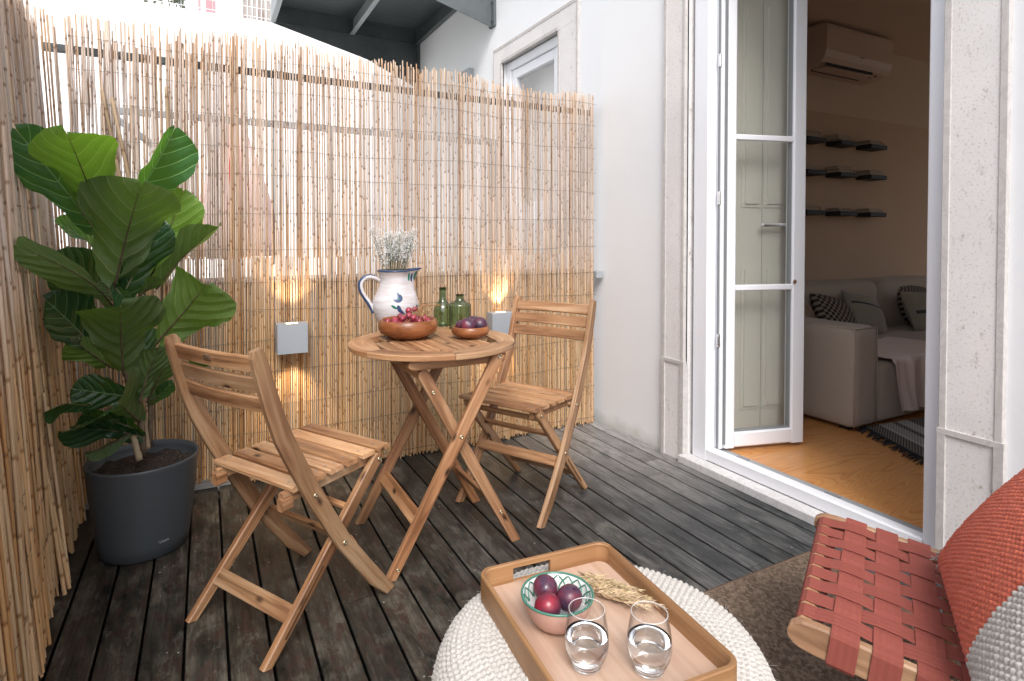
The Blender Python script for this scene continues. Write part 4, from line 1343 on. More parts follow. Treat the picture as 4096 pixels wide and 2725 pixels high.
# ------------------------------------------------------------------ folding chairs
bolt_mb = MB(); bolt_mb.lathe([(.0001, .0035), (.003, .0035), (.0035, .0022), (.006, .0024), (.0078, .0), (.0078, -.001)], 12)
def place(mbsrc, name, m_, parent, loc, axis):
    ob = mbsrc if isinstance(mbsrc, bpy.types.Object) else None
    return ob
_bolt = None
def add_bolt(parent, loc, axis, scale=1.0, m_='brass'):
    """round headed bolt; axis = outward direction"""
    global _bolt
    if _bolt is None:
        b_ = MB(); b_.lathe([(.0078, -.001), (.0078, .0), (.006, .0024), (.0035, .0022), (.003, .0008), (.0001, .0008)], 12)
        o_ = b_.build('bolt', M['brass']); _bolt = o_
    else:
        o_ = _bolt.copy(); COL.objects.link(o_)
    o_.name = 'bolt'
    q_ = Vector(axis).to_track_quat('Z', 'Y')
    o_.parent = parent; o_.location = loc; o_.rotation_euler = q_.to_euler(); o_.scale = (scale,) * 3
    return o_
_screw = None
def add_screw(parent, loc):
    global _screw
    if _screw is None:
        b_ = MB(); b_.lathe([(.0034, 0.0003), (.0034, .0007), (.0014, .0007), (.0001, .0002)], 8)
        o_ = b_.build('screw', M['seal']); _screw = o_
    else:
        o_ = _screw.copy(); COL.objects.link(o_)
    o_.name = 'screw'; o_.parent = parent; o_.location = loc
    return o_
# rear stile profile (front-back u, height z)
ST = [(.232, -.004), (.172, .072), (.112, .152), (.049, .238), (-.003, .325), (-.055, .414), (-.108, .515), (-.150, .600), (-.178, .675), (-.200, .750), (-.222, .826), (-.227, .842)]
def stile_at(z):
    for (u0, z0), (u1, z1) in zip(ST[:-1], ST[1:]):
        if z0 <= z <= z1:
            k = (z - z0) / (z1 - z0); return u0 + (u1 - u0) * k
    return ST[-1][0]
def make_chair(label, seed):
    t = thing('folding_chair', label, 'chair', local=True, group='wooden folding chairs at the round table')
    r_ = random.Random(seed)
    th = .021
    for sx in (-1, 1):
        xc = sx * (.211 - th / 2)
        b = MB(r_.random())
        ws = [.046, .047, .047, .047, .048, .049, .050, .050, .047, .044, .040, .026]
        b.sweep([(xc, u, z) for u, z in ST], (1, 0, 0), ws, th, .0035, tuple(q_ * .84 for q_ in tone_rand(r_, .08)))
        # trim of the foot flat on the deck
        ob = b.build('back_leg', M['acacia'], t)
        for v_ in ob.data.vertices:
            if v_.co.z < 0: v_.co.z = 0.0
        add_bolt(t, (sx * .2115, .047, .238), (sx, 0, 0)); add_bolt(t, (sx * .2115, -.055, .414), (sx, 0, 0), .9)
        # front legs cross inside
        xi = sx * (.189 - th / 2 - .001)
        b = MB(r_.random())
        A = Vector((xi, -.190, -.006)); B_ = Vector((xi, .214, .442)); D = (B_ - A).normalized(); L = (B_ - A).length
        ds = [0, L * .5, L - .022, L - .012, L - .005, L]
        b.sweep([A + D * q_ for q_ in ds], (1, 0, 0), [.038, .038, .038, .034, .026, .012], th, .003, tuple(q_ * .88 for q_ in tone_rand(r_, .08)))
        ob = b.build('front_leg', M['acacia'], t)
        for v_ in ob.data.vertices:
            if v_.co.z < 0: v_.co.z = 0.0
        # slot groove on the leg
        b = MB(r_.random()); g0 = A + D * (L * .13); g1 = A + D * (L * .44)
        b.sweep([g0 + V3(sx * (th / 2 + .0002), 0, 0), g1 + V3(sx * (th / 2 + .0002), 0, 0)], (1, 0, 0), .007, .0012, .0002, (.25, .22, .2))
        b.build('slot', M['acacia'], t)
        add_bolt(t, (sx * .1905, .205, .428), (sx, 0, 0), .9)
        # seat rails
        xr = sx * .155
        b = MB(r_.random()); b.sweep([(xr, -.125, .416), (xr, .225, .4315)], (1, 0, 0), .034, .02, .003, tone_rand(r_, .08))
        b.build('seat_rail', M['acacia'], t)
        b = MB(r_.random()); b.sweep([(xr, -.128, .400), (xr, -.095, .402)], (1, 0, 0), .036, .026, .005, tone_rand(r_, .08)); b.build('rail_block', M['acacia'], t)
    # seat slats
    n_ = 6; u0, u1 = -.118, .258
    pitch = (u1 - u0) / n_
    for k in range(n_):
        uc = u0 + pitch * (k + .5); zc = .4425 + .0155 * (uc - u0) / (u1 - u0) + .0
        hw = .187
        b = MB(r_.random()); b.sweep([(-hw, uc, zc), (hw, uc, zc)], (0, -.04, 1), .050, .015, .003, tuple(q_ * 1.08 for q_ in tone_rand(r_, .16)))
        ob = b.build('seat_slat', M['acacia'], t)
        for sx in (-1, 1):
            for du in (-.012, .012):
                add_screw(ob, (sx * (.155 + du * .3), uc + du, zc + .0077))
    # back slats, gently curved
    for zc in (.800, .744, .688):
        uc = stile_at(zc)
        b = MB(r_.random()); pts = []
        for i in range(9):
            a = -1 + i / 4
            pts.append((a * .190, uc - .014 * (1 - a * a) + .004, zc))
        b.sweep(pts, (0, 1, .27), .045, .013, .003, tone_rand(r_, .1))
        ob = b.build('back_slat', M['acacia'], t)
    b = MB(); b.box((-.018, stile_at(.8) - .0215, .797), (.010, stile_at(.8) - .0165, .809), ch=.001); b.build('metal_plate', M['chrome'], t)
    # stretchers
    b = MB(r_.random()); b.tube([(-.19, -.055, .414), (.19, -.055, .414)], .0095, 10); b.build('seat_dowel', M['acacia'], t)
    b = MB(r_.random()); b.sweep([(-.190, .096, .215), (.190, .096, .215)], Vector((0, .83, .57)), .042, .014, .002, tone_rand(r_, .08)); b.build('stretcher', M['acacia'], t)
    b = MB(r_.random()); b.sweep([(-.168, -.110, .098), (.168, -.110, .098)], Vector((0, -.74, .67)), .046, .013, .002, tone_rand(r_, .08)); b.build('stretcher', M['acacia'], t)
    b = MB(r_.random()); b.sweep([(-.168, .088, .318), (.168, .088, .318)], Vector((0, -.74, .67)), .019, .019, .005, tone_rand(r_, .08)); b.build('stretcher', M['acacia'], t)
    b = MB(r_.random()); b.sweep([(-.168, .202, .413), (.168, .202, .413)], (0, 0, 1), .02, .018, .003, tone_rand(r_, .08)); b.build('seat_crossbar', M['acacia'], t)
    return t
ch1 = make_chair('wooden folding chair in front, seen from behind beside the potted plant', 41)
ch1.location = (.208, 1.865, 0); ch1.rotation_euler = (0, 0, R(-60.4))
ch2 = make_chair('wooden folding chair behind the table, facing the camera near the white wall', 57)
ch2.location = (1.247, 2.206, 0); ch2.rotation_euler = (0, 0, R(118.4))

# ------------------------------------------------------------------ round folding table
TZ = .735; TC = Vector((.768, 2.10, 0)); TR = .312
tb = thing('folding_table', 'round slatted wooden folding table between the two chairs', 'table', (TC.x, TC.y, 0))
r_ = random.Random(77)
# ring of six curved pieces
nseg = 6
for k in range(nseg):
    a0 = 2 * math.pi * k / nseg + .42; a1 = a0 + 2 * math.pi / nseg - .006
    b = MB(r_.random()); off = r_.uniform(0, 40)
    ri = TR - .062; n_ = 14
    vs = []; gs = []
    for i in range(n_ + 1):
        a = a0 + (a1 - a0) * i / n_
        for (rr, zz) in ((ri, TZ - .021), (TR - .003, TZ - .021), (TR, TZ - .018), (TR, TZ - .0035), (TR - .0035, TZ), (ri, TZ)):
            # inner edge is straight-sided (hexagon), outer edge round
            if rr == ri:
                am = (a0 + a1) / 2
                rr2 = (TR - .075) * math.cos((a1 - a0) / 2) / math.cos(a - am) * 1.06
            else:
                rr2 = rr
            vs.append((TC.x + rr2 * math.cos(a), TC.y + rr2 * math.sin(a), zz)); gs.append((off + a * .3, rr2, zz + off))
    fs = []
    for i in range(n_):
        for j in range(6):
            fs.append((i * 6 + j, i * 6 + (j + 1) % 6, (i + 1) * 6 + (j + 1) % 6, (i + 1) * 6 + j))
    fs += [tuple(range(5, -1, -1)), tuple(n_ * 6 + j for j in range(6))]
    fs = [f_[::-1] for f_ in fs]
    b.add(vs, fs, gs, tone_rand(r_, .10)); b.build('rim_piece', M['acacia'], tb)
# diagonal slats inside
ri = TR - .066
ang = R(-87); dx, dy = math.cos(ang), math.sin(ang)
k = -4.5
hexr = (TR - .075) * 1.06 * math.cos(math.pi / 6) - .0015
hexn = [(.42 + math.pi / 6 + i * math.pi / 3) for i in range(6)]
while k <= 4.5:
    o_ = k * .0535
    # clip the line by the hexagon
    tmin, tmax = -9, 9
    for h in hexn:
        nx, ny = math.cos(h), math.sin(h)
        den = nx * dx + ny * dy
        for oo in (o_ - .024, o_ + .024):
            num = hexr - (nx * -dy * oo + ny * dx * oo)
            if abs(den) > 1e-6:
                tt = num / den
                if den > 0: tmax = min(tmax, tt)
                else: tmin = max(tmin, tt)
            elif num < 0:
                tmax = -9
    if tmax - tmin > .04:
        c_ = TC + V3(-dy * o_, dx * o_, TZ - .009)
        b = MB(r_.random()); b.sweep([c_ + V3(dx, dy, 0) * tmin, c_ + V3(dx, dy, 0) * tmax], (0, 0, 1), .0490, .015, .0025, tone_rand(r_, .2))
        b.build('top_slat', M['acacia'], tb)
    k += 1
for (ya, xa0, xa1) in ((1.878, .598, .962), (2.262, .585, .95)):
    b = MB(r_.random()); b.sweep([(xa0, ya, .6955), (xa0 + .008, ya, .6955), (xa0 + .02, ya, .6955), (xa1 - .02, ya, .6955), (xa1 - .006, ya, .6955), (xa1, ya, .6955)], (0, 1, 0), [.018, .030, .0385, .0385, .03, .018], .022, .003, tone_rand(r_, .08))
    b.build('top_rail', M['acacia'], tb)
def leg(y_, x0, x1, zt_, w=.042, th=.022, rounded=True):
    A = Vector((x0, y_, -.006)); B_ = Vector((x1, y_, zt_)); D = (B_ - A).normalized(); L = (B_ - A).length
    b = MB(r_.random())
    ds = [0, L * .5, L - .022, L - .01, L - .004, L] if rounded else [0, L * .5, L]
    b.sweep([A + D * q_ for q_ in ds], (0, 1, 0), [w, w, w, w * .8, w * .6, w * .3] if rounded else w, th, .0035, tuple(q_ * s9 for q_, s9 in zip(tone_rand(r_, .1), (.78, .72, .70))))
    ob = b.build('leg', M['acacia'], tb)
    for v_ in ob.data.vertices:
        if v_.co.z < 0: v_.co.z = 0
    return A, D
tabp = tb
def w2t(p): return Vector(p) - tb.location
for (ya, yb, sgn) in ((1.855, 1.892, -1), (2.285, 2.250, 1)):
    leg(ya, .530, .928, .712, rounded=False); leg(yb, 1.012, .648, .672)
    add_bolt(tb, w2t((.778, ya + sgn * .0115, .436)), (0, sgn, 0))
    add_bolt(tb, w2t((.925, ya + sgn * .0115, .700)), (0, sgn, 0))
    add_bolt(tb, w2t((.551, ya + sgn * .0115, .032)), (0, sgn, 0), .8)
    add_bolt(tb, w2t((.690, yb + sgn * .0115, .592)), (0, sgn, 0))
    add_bolt(tb, w2t((.949, yb + sgn * .0115, .122)), (0, sgn, 0), .9)
b = MB(r_.random()); b.sweep([(.626, 1.866, .172), (.626, 2.274, .172)], Vector((-.87, 0, .49)), .05, .014, .002, (1.15, 1.1, 1.05)); b.build('stretcher', M['acacia'], tb)
b = MB(r_.random()); b.sweep([(.928, 1.903, .155), (.928, 2.239, .155)], Vector((.88, 0, .48)), .042, .014, .002, (1.05, 1, 1)); b.build('stretcher', M['acacia'], tb)
b = MB(r_.random()); b.sweep([(.660, 1.903, .650), (.660, 2.239, .650)], (0, 0, 1), .034, .03, .003); b.build('stretcher', M['acacia'], tb)
b = MB(r_.random()); b.sweep([(.90, 1.889, .690), (.90, 2.251, .690)], (0, 0, 1), .034, .03, .003); b.build('stretcher', M['acacia'], tb)

# ------------------------------------------------------------------ things on the table
def bowl_prof(R_, H_, rb, th):
    return [(0.0001, 0), (rb * .7, 0), (rb, .002), (R_ * .93, H_ * .32), (R_, H_ * .58), (R_ * .985, H_ * .8), (R_ * .93, H_ * .97), (R_ * .91, H_), (R_ * .86, H_ * .985), (R_ * .90, H_ * .75), (R_ * .9, H_ * .5), (R_ * .8, H_ * .25), (rb * .8, th), (.0001, th)]
def wooden_bowl(label, c, R_, H_):
    b = MB(rnd.random()); b.lathe(bowl_prof(R_, H_, R_ * .62, .012), 48, c, grain=True)
    ob = b.build('wooden_bowl', M['bowlwood']); tag(ob, label, 'bowl', 'turned wooden bowls on the table'); return ob
B1 = (.700, 2.190, TZ + .0006); wooden_bowl('large reddish wooden bowl holding red grapes', B1, .116, .073)
B2 = (.914, 2.076, TZ + .0006); wooden_bowl('small reddish wooden bowl holding dark plums', B2, .074, .045)
# grapes
gb_ = thing('grape_bunch', 'bunch of red grapes piled in the large wooden bowl', 'grapes', (B1[0], B1[1], TZ + .03))
r_ = random.Random(19)
gp = []
tries = 0
while len(gp) < 46 and tries < 9000:
    tries += 1
    a = r_.uniform(0, 6.28); rr = .088 * math.sqrt(r_.random())
    zmax = .060 + .040 * max(0, 1 - abs(rr * math.cos(a) - .012) / .075)
    p = Vector((B1[0] + rr * math.cos(a), B1[1] + rr * math.sin(a), TZ + r_.uniform(.03, zmax)))
    if all((p - q_).length > .0225 for q_ in gp):
        gp.append(p)
gp.append(Vector((B1[0] + .005, B1[1] + .01, TZ + .103))); gp.append(Vector((B1[0] + .031, B1[1] + .015, TZ + .106)))
gm_ = MB(); gm_.lathe([(.0001, -.0138)] + [(.0128 * math.cos(R(a)), .0138 * math.sin(R(a))) for a in range(-70, 90, 20)] + [(.0001, .0138)], 16)
g0 = gm_.build('grape', M['grape'])
for i, p in enumerate(gp):
    o_ = g0 if i == 0 else g0.copy()
    if i: COL.objects.link(o_)
    o_.name = 'grape'; o_.parent = gb_; o_.location = p - gb_.location
    o_.rotation_euler = (r_.uniform(0, 1.2), r_.uniform(0, 1.2), r_.uniform(0, 6)); k_ = r_.uniform(.88, 1.06); o_.scale = (k_,) * 3
b = MB()
c_ = Vector((B1[0] + .022, B1[1], TZ + .088))
main = [c_ + V3(-.05, .01, -.02), c_, c_ + V3(.022, .005, .016), c_ + V3(.043, .008, .034), c_ + V3(.08, .004, .031), c_ + V3(.112, .0, .031)]
b.tube(main, [.0012, .0018, .0022, .0026, .0019, .0024], 6)
for i in range(26):
    p = gp[(i * 5) % len(gp)]; s_ = main[r_.randrange(4)]
    m_ = (p + s_) / 2 + V3(r_.uniform(-.01, .01), r_.uniform(-.01, .01), .012)
    b.tube([s_, m_, p + V3(0, 0, .009)], .0008, 4)
for i in range(9):
    p = c_ + V3(.03 + r_.uniform(-.02, .035), r_.uniform(-.015, .015), .006 + r_.uniform(-.01, .018))
    b.tube([p, p + V3(r_.uniform(-.012, .012), r_.uniform(-.01, .01), r_.uniform(.004, .014)), p + V3(r_.uniform(-.02, .02), r_.uniform(-.01, .01), r_.uniform(-.004, .018))], .0009, 4)
b.build('stem', M['stem'], gb_)
# plums
def plum(c, r0, m_, label, group, rot=(0, 0, 0)):
    b = MB(rnd.random())
    pr = [(.0001, -r0 * .95)] + [(r0 * math.cos(R(a)) * (1 + .02 * math.cos(R(a))), r0 * .96 * math.sin(R(a))) for a in range(-75, 76, 10)]
    pr += [(r0 * .13, r0 * .93), (.0001, r0 * .86)]
    def fn(x_, y_, z_, a, i):
        k = 1 - .055 * math.exp(-((a - math.pi) / .22) ** 2)
        return x_ * k, y_ * k, z_
    b.lathe(pr, 40, (0, 0, 0), fn)
    o_ = b.build('plum', m_); o_.location = c; o_.rotation_euler = rot; tag(o_, label, 'plum', group)
    return o_
plum((.892, 2.052, TZ + .051), .031, M['plum_mix'], 'purple red plum on the left in the small wooden bowl', 'plums in the small wooden bowl', (.5, .3, 1.2))
plum((.943, 2.053, TZ + .051), .031, M['plum'], 'dark blue plum in front on the right in the small wooden bowl', 'plums in the small wooden bowl', (.4, -.3, 2.5))
plum((.938, 2.104, TZ + .051), .030, M['plum'], 'dark plum partly hidden at the back of the small wooden bowl', 'plums in the small wooden bowl', (.1, .2, 0))
plum((.890, 2.106, TZ + .044), .024, M['plum_mix'], 'plum mostly hidden behind the left plum in the small wooden bowl', 'plums in the small wooden bowl', (.1, .2, 0))
# bottles
def bottle(label, c, prof_o, th, cork_r, cork_z, corkh):
    t = thing('glass_bottle', label, 'bottle', c, group='green glass bottles on the table')
    b = MB()
    inn = [(max(.0001, r0 - th), z0 + (th if i < 3 else 0)) for i, (r0, z0) in enumerate(prof_o)]
    b.lathe(prof_o, 40, c, caps=False)
    b.lathe([(prof_o[-1][0], prof_o[-1][1]), (prof_o[-1][0] - th, prof_o[-1][1] + .0005), (prof_o[-1][0] - th * 1.3, prof_o[-3][1])], 40, c, caps=False)
    b.lathe([(.0001, .0075), (prof_o[2][0] * .55, .006), (prof_o[2][0] * .9, .0035)], 40, c, caps=False)
    b.build('glass_body', M['green_glass'], t)
    b = MB(); b.lathe([(.0001, cork_z - corkh * .7), (cork_r * .84, cork_z - corkh * .7), (cork_r, cork_z + corkh * .45), (cork_r, cork_z + corkh * .6), (.0001, cork_z + corkh * .62)], 20, c); b.build('cork', M['cork'], t)
bottle('taller green glass bottle with long neck and cork behind the fruit bowls', (.930, 2.415, TZ + .0006),
       [(.0001, .004), (.036, .0), (.040, .003), (.0412, .012), (.0412, .064), (.0395, .078), (.032, .094), (.0215, .106), (.0158, .117), (.0148, .128), (.0148, .158), (.0172, .1595), (.0172, .170)], .0022, .0120, .172, .016)
bottle('shorter wide green glass bottle with stubby neck and cork behind the plum bowl', (.970, 2.315, TZ + .0006),
       [(.0001, .004), (.043, .0), (.0475, .003), (.048, .012), (.048, .092), (.049, .095), (.049, .102), (.042, .108), (.025, .114), (.0185, .121), (.0165, .130), (.0165, .139), (.0185, .140), (.0185, .146)], .0024, .0120, .148, .014)
# jug
JC = (.708, 2.385, TZ + .0006); JK = 1.13
jug = thing('ceramic_jug', 'off-white glazed jug with blue rim and handle and painted flowers, holding dried flowers', 'jug', JC)
SP = math.radians(-14)      # direction of the spout
def jf(x_, y_, z_, a, i):
    d_ = (a - SP + math.pi) % (2 * math.pi) - math.pi
    k = max(0, (z_ - .14) / .09)
    s_ = math.exp(-(d_ / .36) ** 2) * .46 * k
    n_ = math.exp(-((abs(d_) - .75) / .28) ** 2) * .10 * k
    return x_ * (1 + s_ - n_), y_ * (1 + s_ - n_), z_ + math.exp(-(d_ / .5) ** 2) * .008 * k
JP = [(.0001, .0), (.050, .0), (.056, .004), (.060, .02), (.074, .05), (.0845, .082), (.086, .10), (.080, .122), (.067, .150), (.0585, .172), (.0565, .19), (.059, .205), (.064, .216), (.067, .222)]
JI = [(.063, .222), (.055, .205), (.053, .19), (.055, .172), (.063, .150), (.076, .122), (.081, .1), (.07, .05), (.05, .008), (.0001, .008)]
b = MB(); b.lathe(JP + JI, 64, JC, jf); b.build('jug_body', M['ceramic'], jug)
def jr(z_):
    for (r0, z0), (r1, z1) in zip(JP[2:-1], JP[3:]):
        if z0 <= z_ <= z1: return r0 + (r1 - r0) * (z_ - z0) / (z1 - z0)
    return JP[-1][0]
def jpt(a, z_, off=.0006):
    r0 = jr(z_)
    x_, y_, z2 = jf(r0 * math.cos(a), r0 * math.sin(a), z_, a, 0)
    d_ = Vector((x_, y_, 0)).normalized()
    return Vector((JC[0] + x_, JC[1] + y_, JC[2] + z2)) + d_ * off
b = MB(); pts = []
for i in range(65):
    a = 2 * math.pi * i / 64
    x_, y_, z_ = jf(.0655 * math.cos(a), .0655 * math.sin(a), .222, a, 0); pts.append((JC[0] + x_, JC[1] + y_, JC[2] + z_))
b.tube(pts, .0032, 8, caps=False); b.build('rim', M['glaze_blue'], jug)
HD = Vector((-math.cos(SP) * 1.0, -math.sin(SP) * 1.0 - .12, 0)).normalized()
def hp(d_, z_): return Vector(JC) + HD * d_ + V3(0, 0, z_)
hpts = [hp(.056, .186), hp(.075, .196), hp(.098, .200), hp(.118, .190), hp(.126, .170), hp(.120, .145), hp(.106, .122), hp(.092, .100), hp(.083, .082), hp(.080, .070)]
hw_ = [.008, .0085, .0085, .0085, .0085, .008, .0078, .0075, .008, .006]
def spline(P_, n_=5):
    out_ = []
    for i in range(len(P_) - 1):
        a, b_, c_, d_ = P_[max(i - 1, 0)], P_[i], P_[i + 1], P_[min(i + 2, len(P_) - 1)]
        for k in range(n_):
            q = k / n_
            out_.append(.5 * ((2 * b_) + (c_ - a) * q + (2 * a - 5 * b_ + 4 * c_ - d_) * q * q + (3 * b_ - a - 3 * c_ + d_) * q ** 3))
    return out_ + [P_[-1]]
hpts = spline(hpts); hw_ = spline(hw_)
b = MB(); b.tube(hpts, hw_, 12); b.build('handle', M['ceramic'], jug)
side = HD.cross(Vector((0, 0, 1)))
b = MB(); b.tube([p + (p - Vector(JC) - V3(0, 0, .13)).normalized() * .0034 for p in hpts[:]], .0078, 8); b.build('handle_stroke', M['glaze_blue'], jug)
def patch(cx_, cz_, shape, m_, name, n_=14):
    if cz_ < .15: shape = [(u_ * 1.18, v_ * 1.18) for u_, v_ in shape]
    """brush mark: closed outline in (arc metres, height) laid on the jug"""
    b = MB(); poly = shape
    ccx = sum(p[0] for p in poly) / len(poly); ccz = sum(p[1] for p in poly) / len(poly)
    vs = [jpt(cx_ + ccx / jr(cz_ + ccz), cz_ + ccz, .0011)]
    for ring in (.5, 1.0):
        for (u, v) in poly:
            uu, vv_ = ccx + (u - ccx) * ring, ccz + (v - ccz) * ring
            vs.append(jpt(cx_ + uu / jr(cz_ + vv_), cz_ + vv_, .0009 if ring < 1 else .0006))
    n2 = len(poly)
    fs = [(0, 1 + i, 1 + (i + 1) % n2) for i in range(n2)] + [(1 + i, 1 + n2 + i, 1 + n2 + (i + 1) % n2, 1 + (i + 1) % n2) for i in range(n2)]
    b.add(vs, fs, None, (1, 1, 1), True); b.build(name, m_, jug)
def ell(cx_, cz_, rx, rz, n_=16, rot=0):
    return [(cx_ + rx * math.cos(t_) * math.cos(rot) - rz * math.sin(t_) * math.sin(rot), cz_ + rx * math.cos(t_) * math.sin(rot) + rz * math.sin(t_) * math.cos(rot)) for t_ in [2 * math.pi * i / n_ for i in range(n_)]]
jug.scale = (JK, JK, JK)
fa = math.atan2(-JC[1], -JC[0]) + .10      # faces the camera side of the table
patch(fa, .112, ell(0, .012, .0145, .013) , M['glaze_blue'], 'painted_flower')
patch(fa, .112, ell(.001, .012, .007, .006), M['glaze_green'], 'painted_flower')
patch(fa, .112, [(-.004, .024), (.0, .034), (.004, .024)], M['glaze_blue'], 'painted_flower')
patch(fa, .098, ell(.003, -.008, .006, .012, rot=.35), M['glaze_blue'], 'painted_stem')
patch(fa, .098, ell(-.012, -.002, .010, .004, rot=-.6), M['glaze_green'], 'painted_leaf')
patch(fa, .092, [(.0, -.002), (.010, -.004), (.016, -.012), (.024, -.022), (.012, -.020), (.003, -.012)], M['glaze_blue'], 'painted_leaf')
patch(fa + 1.0, .075, ell(.0, .006, .008, .014), M['glaze_blue'], 'painted_flower')
patch(fa + 1.0, .075, ell(.003, .0, .005, .009), M['glaze_green'], 'painted_leaf')
for k in range(5):
    patch(SP - .62 + k * .20, .195, ell(0, .004 - .004 * (k % 2), .0048, .016, 12, .1), M['glaze_green'] if k % 2 == 0 else M['glaze_blue'], 'painted_stroke')
# dried flowers
fl = thing('dried_flowers', 'spray of dried tiny white flowers standing in the jug', 'flowers', (JC[0] - .01, JC[1], JC[2] + .22))
st_ = MB(); bl = MB(); r_ = random.Random(4)
def star(p, s_):
    for k in range(3):
        a = Vector((r_.gauss(0, 1), r_.gauss(0, 1), r_.gauss(0, 1))).normalized(); c2 = a.orthogonal().normalized()
        bl.add([p - a * s_, p + c2 * s_ * .7, p + a * s_, p - c2 * s_ * .7], [(0, 1, 2, 3)])
fr2 = Vector((.884, -.467, 0))
for i in range(60):
    a = r_.uniform(0, 6.28); sp = math.sqrt(r_.random())
    base = Vector(JC) + V3(math.cos(a) * .03 * sp - .008, math.sin(a) * .03 * sp, .17)
    H_ = r_.uniform(.12, .195)
    tip = Vector(JC) + V3(0, 0, .222 * JK + H_ * .86) + fr2 * (math.cos(a) * .100 * sp - .002) + V3(0, math.sin(a) * .06 * sp, 0)
    mid_ = base.lerp(tip, .5) + V3(r_.uniform(-.008, .008), r_.uniform(-.008, .008), 0) - fr2 * math.cos(a) * .008
    st_.tube([base, mid_, tip], [.0011, .0009, .0005], 4)
    for j in range(15):
        k = r_.uniform(.5, 1.0)
        s0 = (base.lerp(mid_, k * 2) if k < .5 else mid_.lerp(tip, k * 2 - 1))
        e_ = s0 + V3(r_.gauss(0, .011), r_.gauss(0, .011), r_.uniform(.008, .026))
        st_.tube([s0, e_], .00035, 3, caps=False)
        for q_ in range(4):
            star(e_ + V3(r_.gauss(0, .004), r_.gauss(0, .004), r_.gauss(0, .004)), r_.uniform(.0012, .0029))
st_.build('stems', M['flower_stem'], fl); bl.build('blossoms', M['blossom'], fl)

# ------------------------------------------------------------------ potted fig plant
PC = Vector((-.203, 2.49, 0))
plant = thing('potted_plant', 'tall fiddle leaf fig with large green leaves in a slate grey pot', 'plant', (PC.x, PC.y, 0))
b = MB(); b.lathe([(.0001, .003), (.132, .0), (.141, .006), (.147, .05), (.160, .16), (.170, .25), (.177, .318), (.1785, .326), (.1765, .33), (.171, .328), (.168, .31), (.160, .25), (.0001, .25)], 72, (PC.x, PC.y, 0))
b.build('pot', M['pot'], plant)
b = MB()
b.grid(lambda u, v: Vector((PC.x + .166 * u * math.cos(2 * math.pi * v), PC.y + .166 * u * math.sin(2 * math.pi * v), .288 + .014 * noise.noise(Vector((u * 4 * math.cos(6.283 * v), u * 4 * math.sin(6.283 * v), 1))) + .006 * noise.noise(Vector((u * 22 * math.cos(6.283 * v), u * 22 * math.sin(6.283 * v), 5))))), 40, 90, lambda u, v: (u, v, 0))
b.build('soil', M['soil'], plant)
b = MB(); r9 = random.Random(2)
pts = []
for i in range(60):      # scratched signature near the foot of the pot
    q_ = i / 59; a = R(-69.5 + 13.5 * q_); zz = .060 + .002 * math.sin(i * .4) + .0055 * math.sin(i * 1.3) * (1 - .5 * q_)
    rr = .1412 + (zz - .006) * .132
    pts.append((PC.x + (rr + .0006) * math.cos(a), PC.y + (rr + .0006) * math.sin(a), zz))
b.tube(pts, .00055, 4); b.build('signature', M['galv'], plant)
for m_, pts, rad in (('bark', [(573, 1822, 2.11), (566, 1700, 2.11), (540, 1580, 2.12), (497, 1482, 2.12), (474, 1300, 2.13), (462, 1180, 2.12), (456, 1100, 2.12), (450, 960, 2.14), (420, 860, 2.16)], [.011, .011, .010, .010, .009, .008, .008, .007, .005]),
                     ('bark_pale', [(558, 1842, 2.05), (545, 1790, 2.05), (533, 1745, 2.06)], [.0105, .010, .0095]),
                     ('bark_pale', [(592, 1795, 2.13), (583, 1740, 2.13), (578, 1680, 2.13)], [.009, .009, .008]),
                     ('bark', [(600, 1790, 2.16), (604, 1660, 2.16), (590, 1500, 2.17), (575, 1330, 2.17), (562, 1180, 2.18), (560, 1050, 2.2)], [.009, .009, .008, .008, .007, .005])):
    b = MB()
    P_ = [sight(*p) for p in pts]
    Q = []
    for i in range(len(P_) - 1):
        for k in range(4):
            Q.append(P_[i].lerp(P_[i + 1], k / 4) + V3(rnd.uniform(-.001, .001), rnd.uniform(-.001, .001), 0))
    Q.append(P_[-1]); rr = [rad[min(i // 4, len(rad) - 1)] * rnd.uniform(.92, 1.1) for i in range(len(Q))]
    b.tube(Q, rr, 10); b.build('stem', M[m_], plant)

PROF = [(0, .10), (.05, .30), (.12, .44), (.22, .52), (.32, .56), (.42, .62), (.52, .74), (.62, .90), (.72, 1.0), (.80, .98), (.88, .84), (.94, .62), (.98, .34), (1, .06)]
def hw(v):
    for (a, p), (b_, q_) in zip(PROF[:-1], PROF[1:]):
        if a <= v <= b_:
            k = (v - a) / (b_ - a); k = k * k * (3 - 2 * k) * .5 + k * .5
            return p + (q_ - p) * k
    return .05
CAMP = Vector((0, 0, 1.12))
LT = {1: (.9, 1.0, 1.05), 2: (1.35, 1.4, .9), 3: (1.2, 1.3, 1.3), 4: (1.05, 1.0, 1.0), 5: (1.35, 1.5, .85), 6: (.6, .6, .65), 7: (1, .95, 1), 8: (1.0, 1.02, .9), 9: (.85, .8, .8), 10: (.85, .85, .7), 11: (.7, .7, .7), 12: (.7, .7, .75), 13: (.65, .65, .7), 14: (1.1, 1.2, .7), 20: (.9, .9, .9), 21: (.75, .75, .8), 22: (.7, .7, .75), 24: (1.8, 1.9, 1.9), 28: (1.8, 1.9, 2.0)}  # tone per leaf: backlit glow painted into bright ones, lower leaves darker
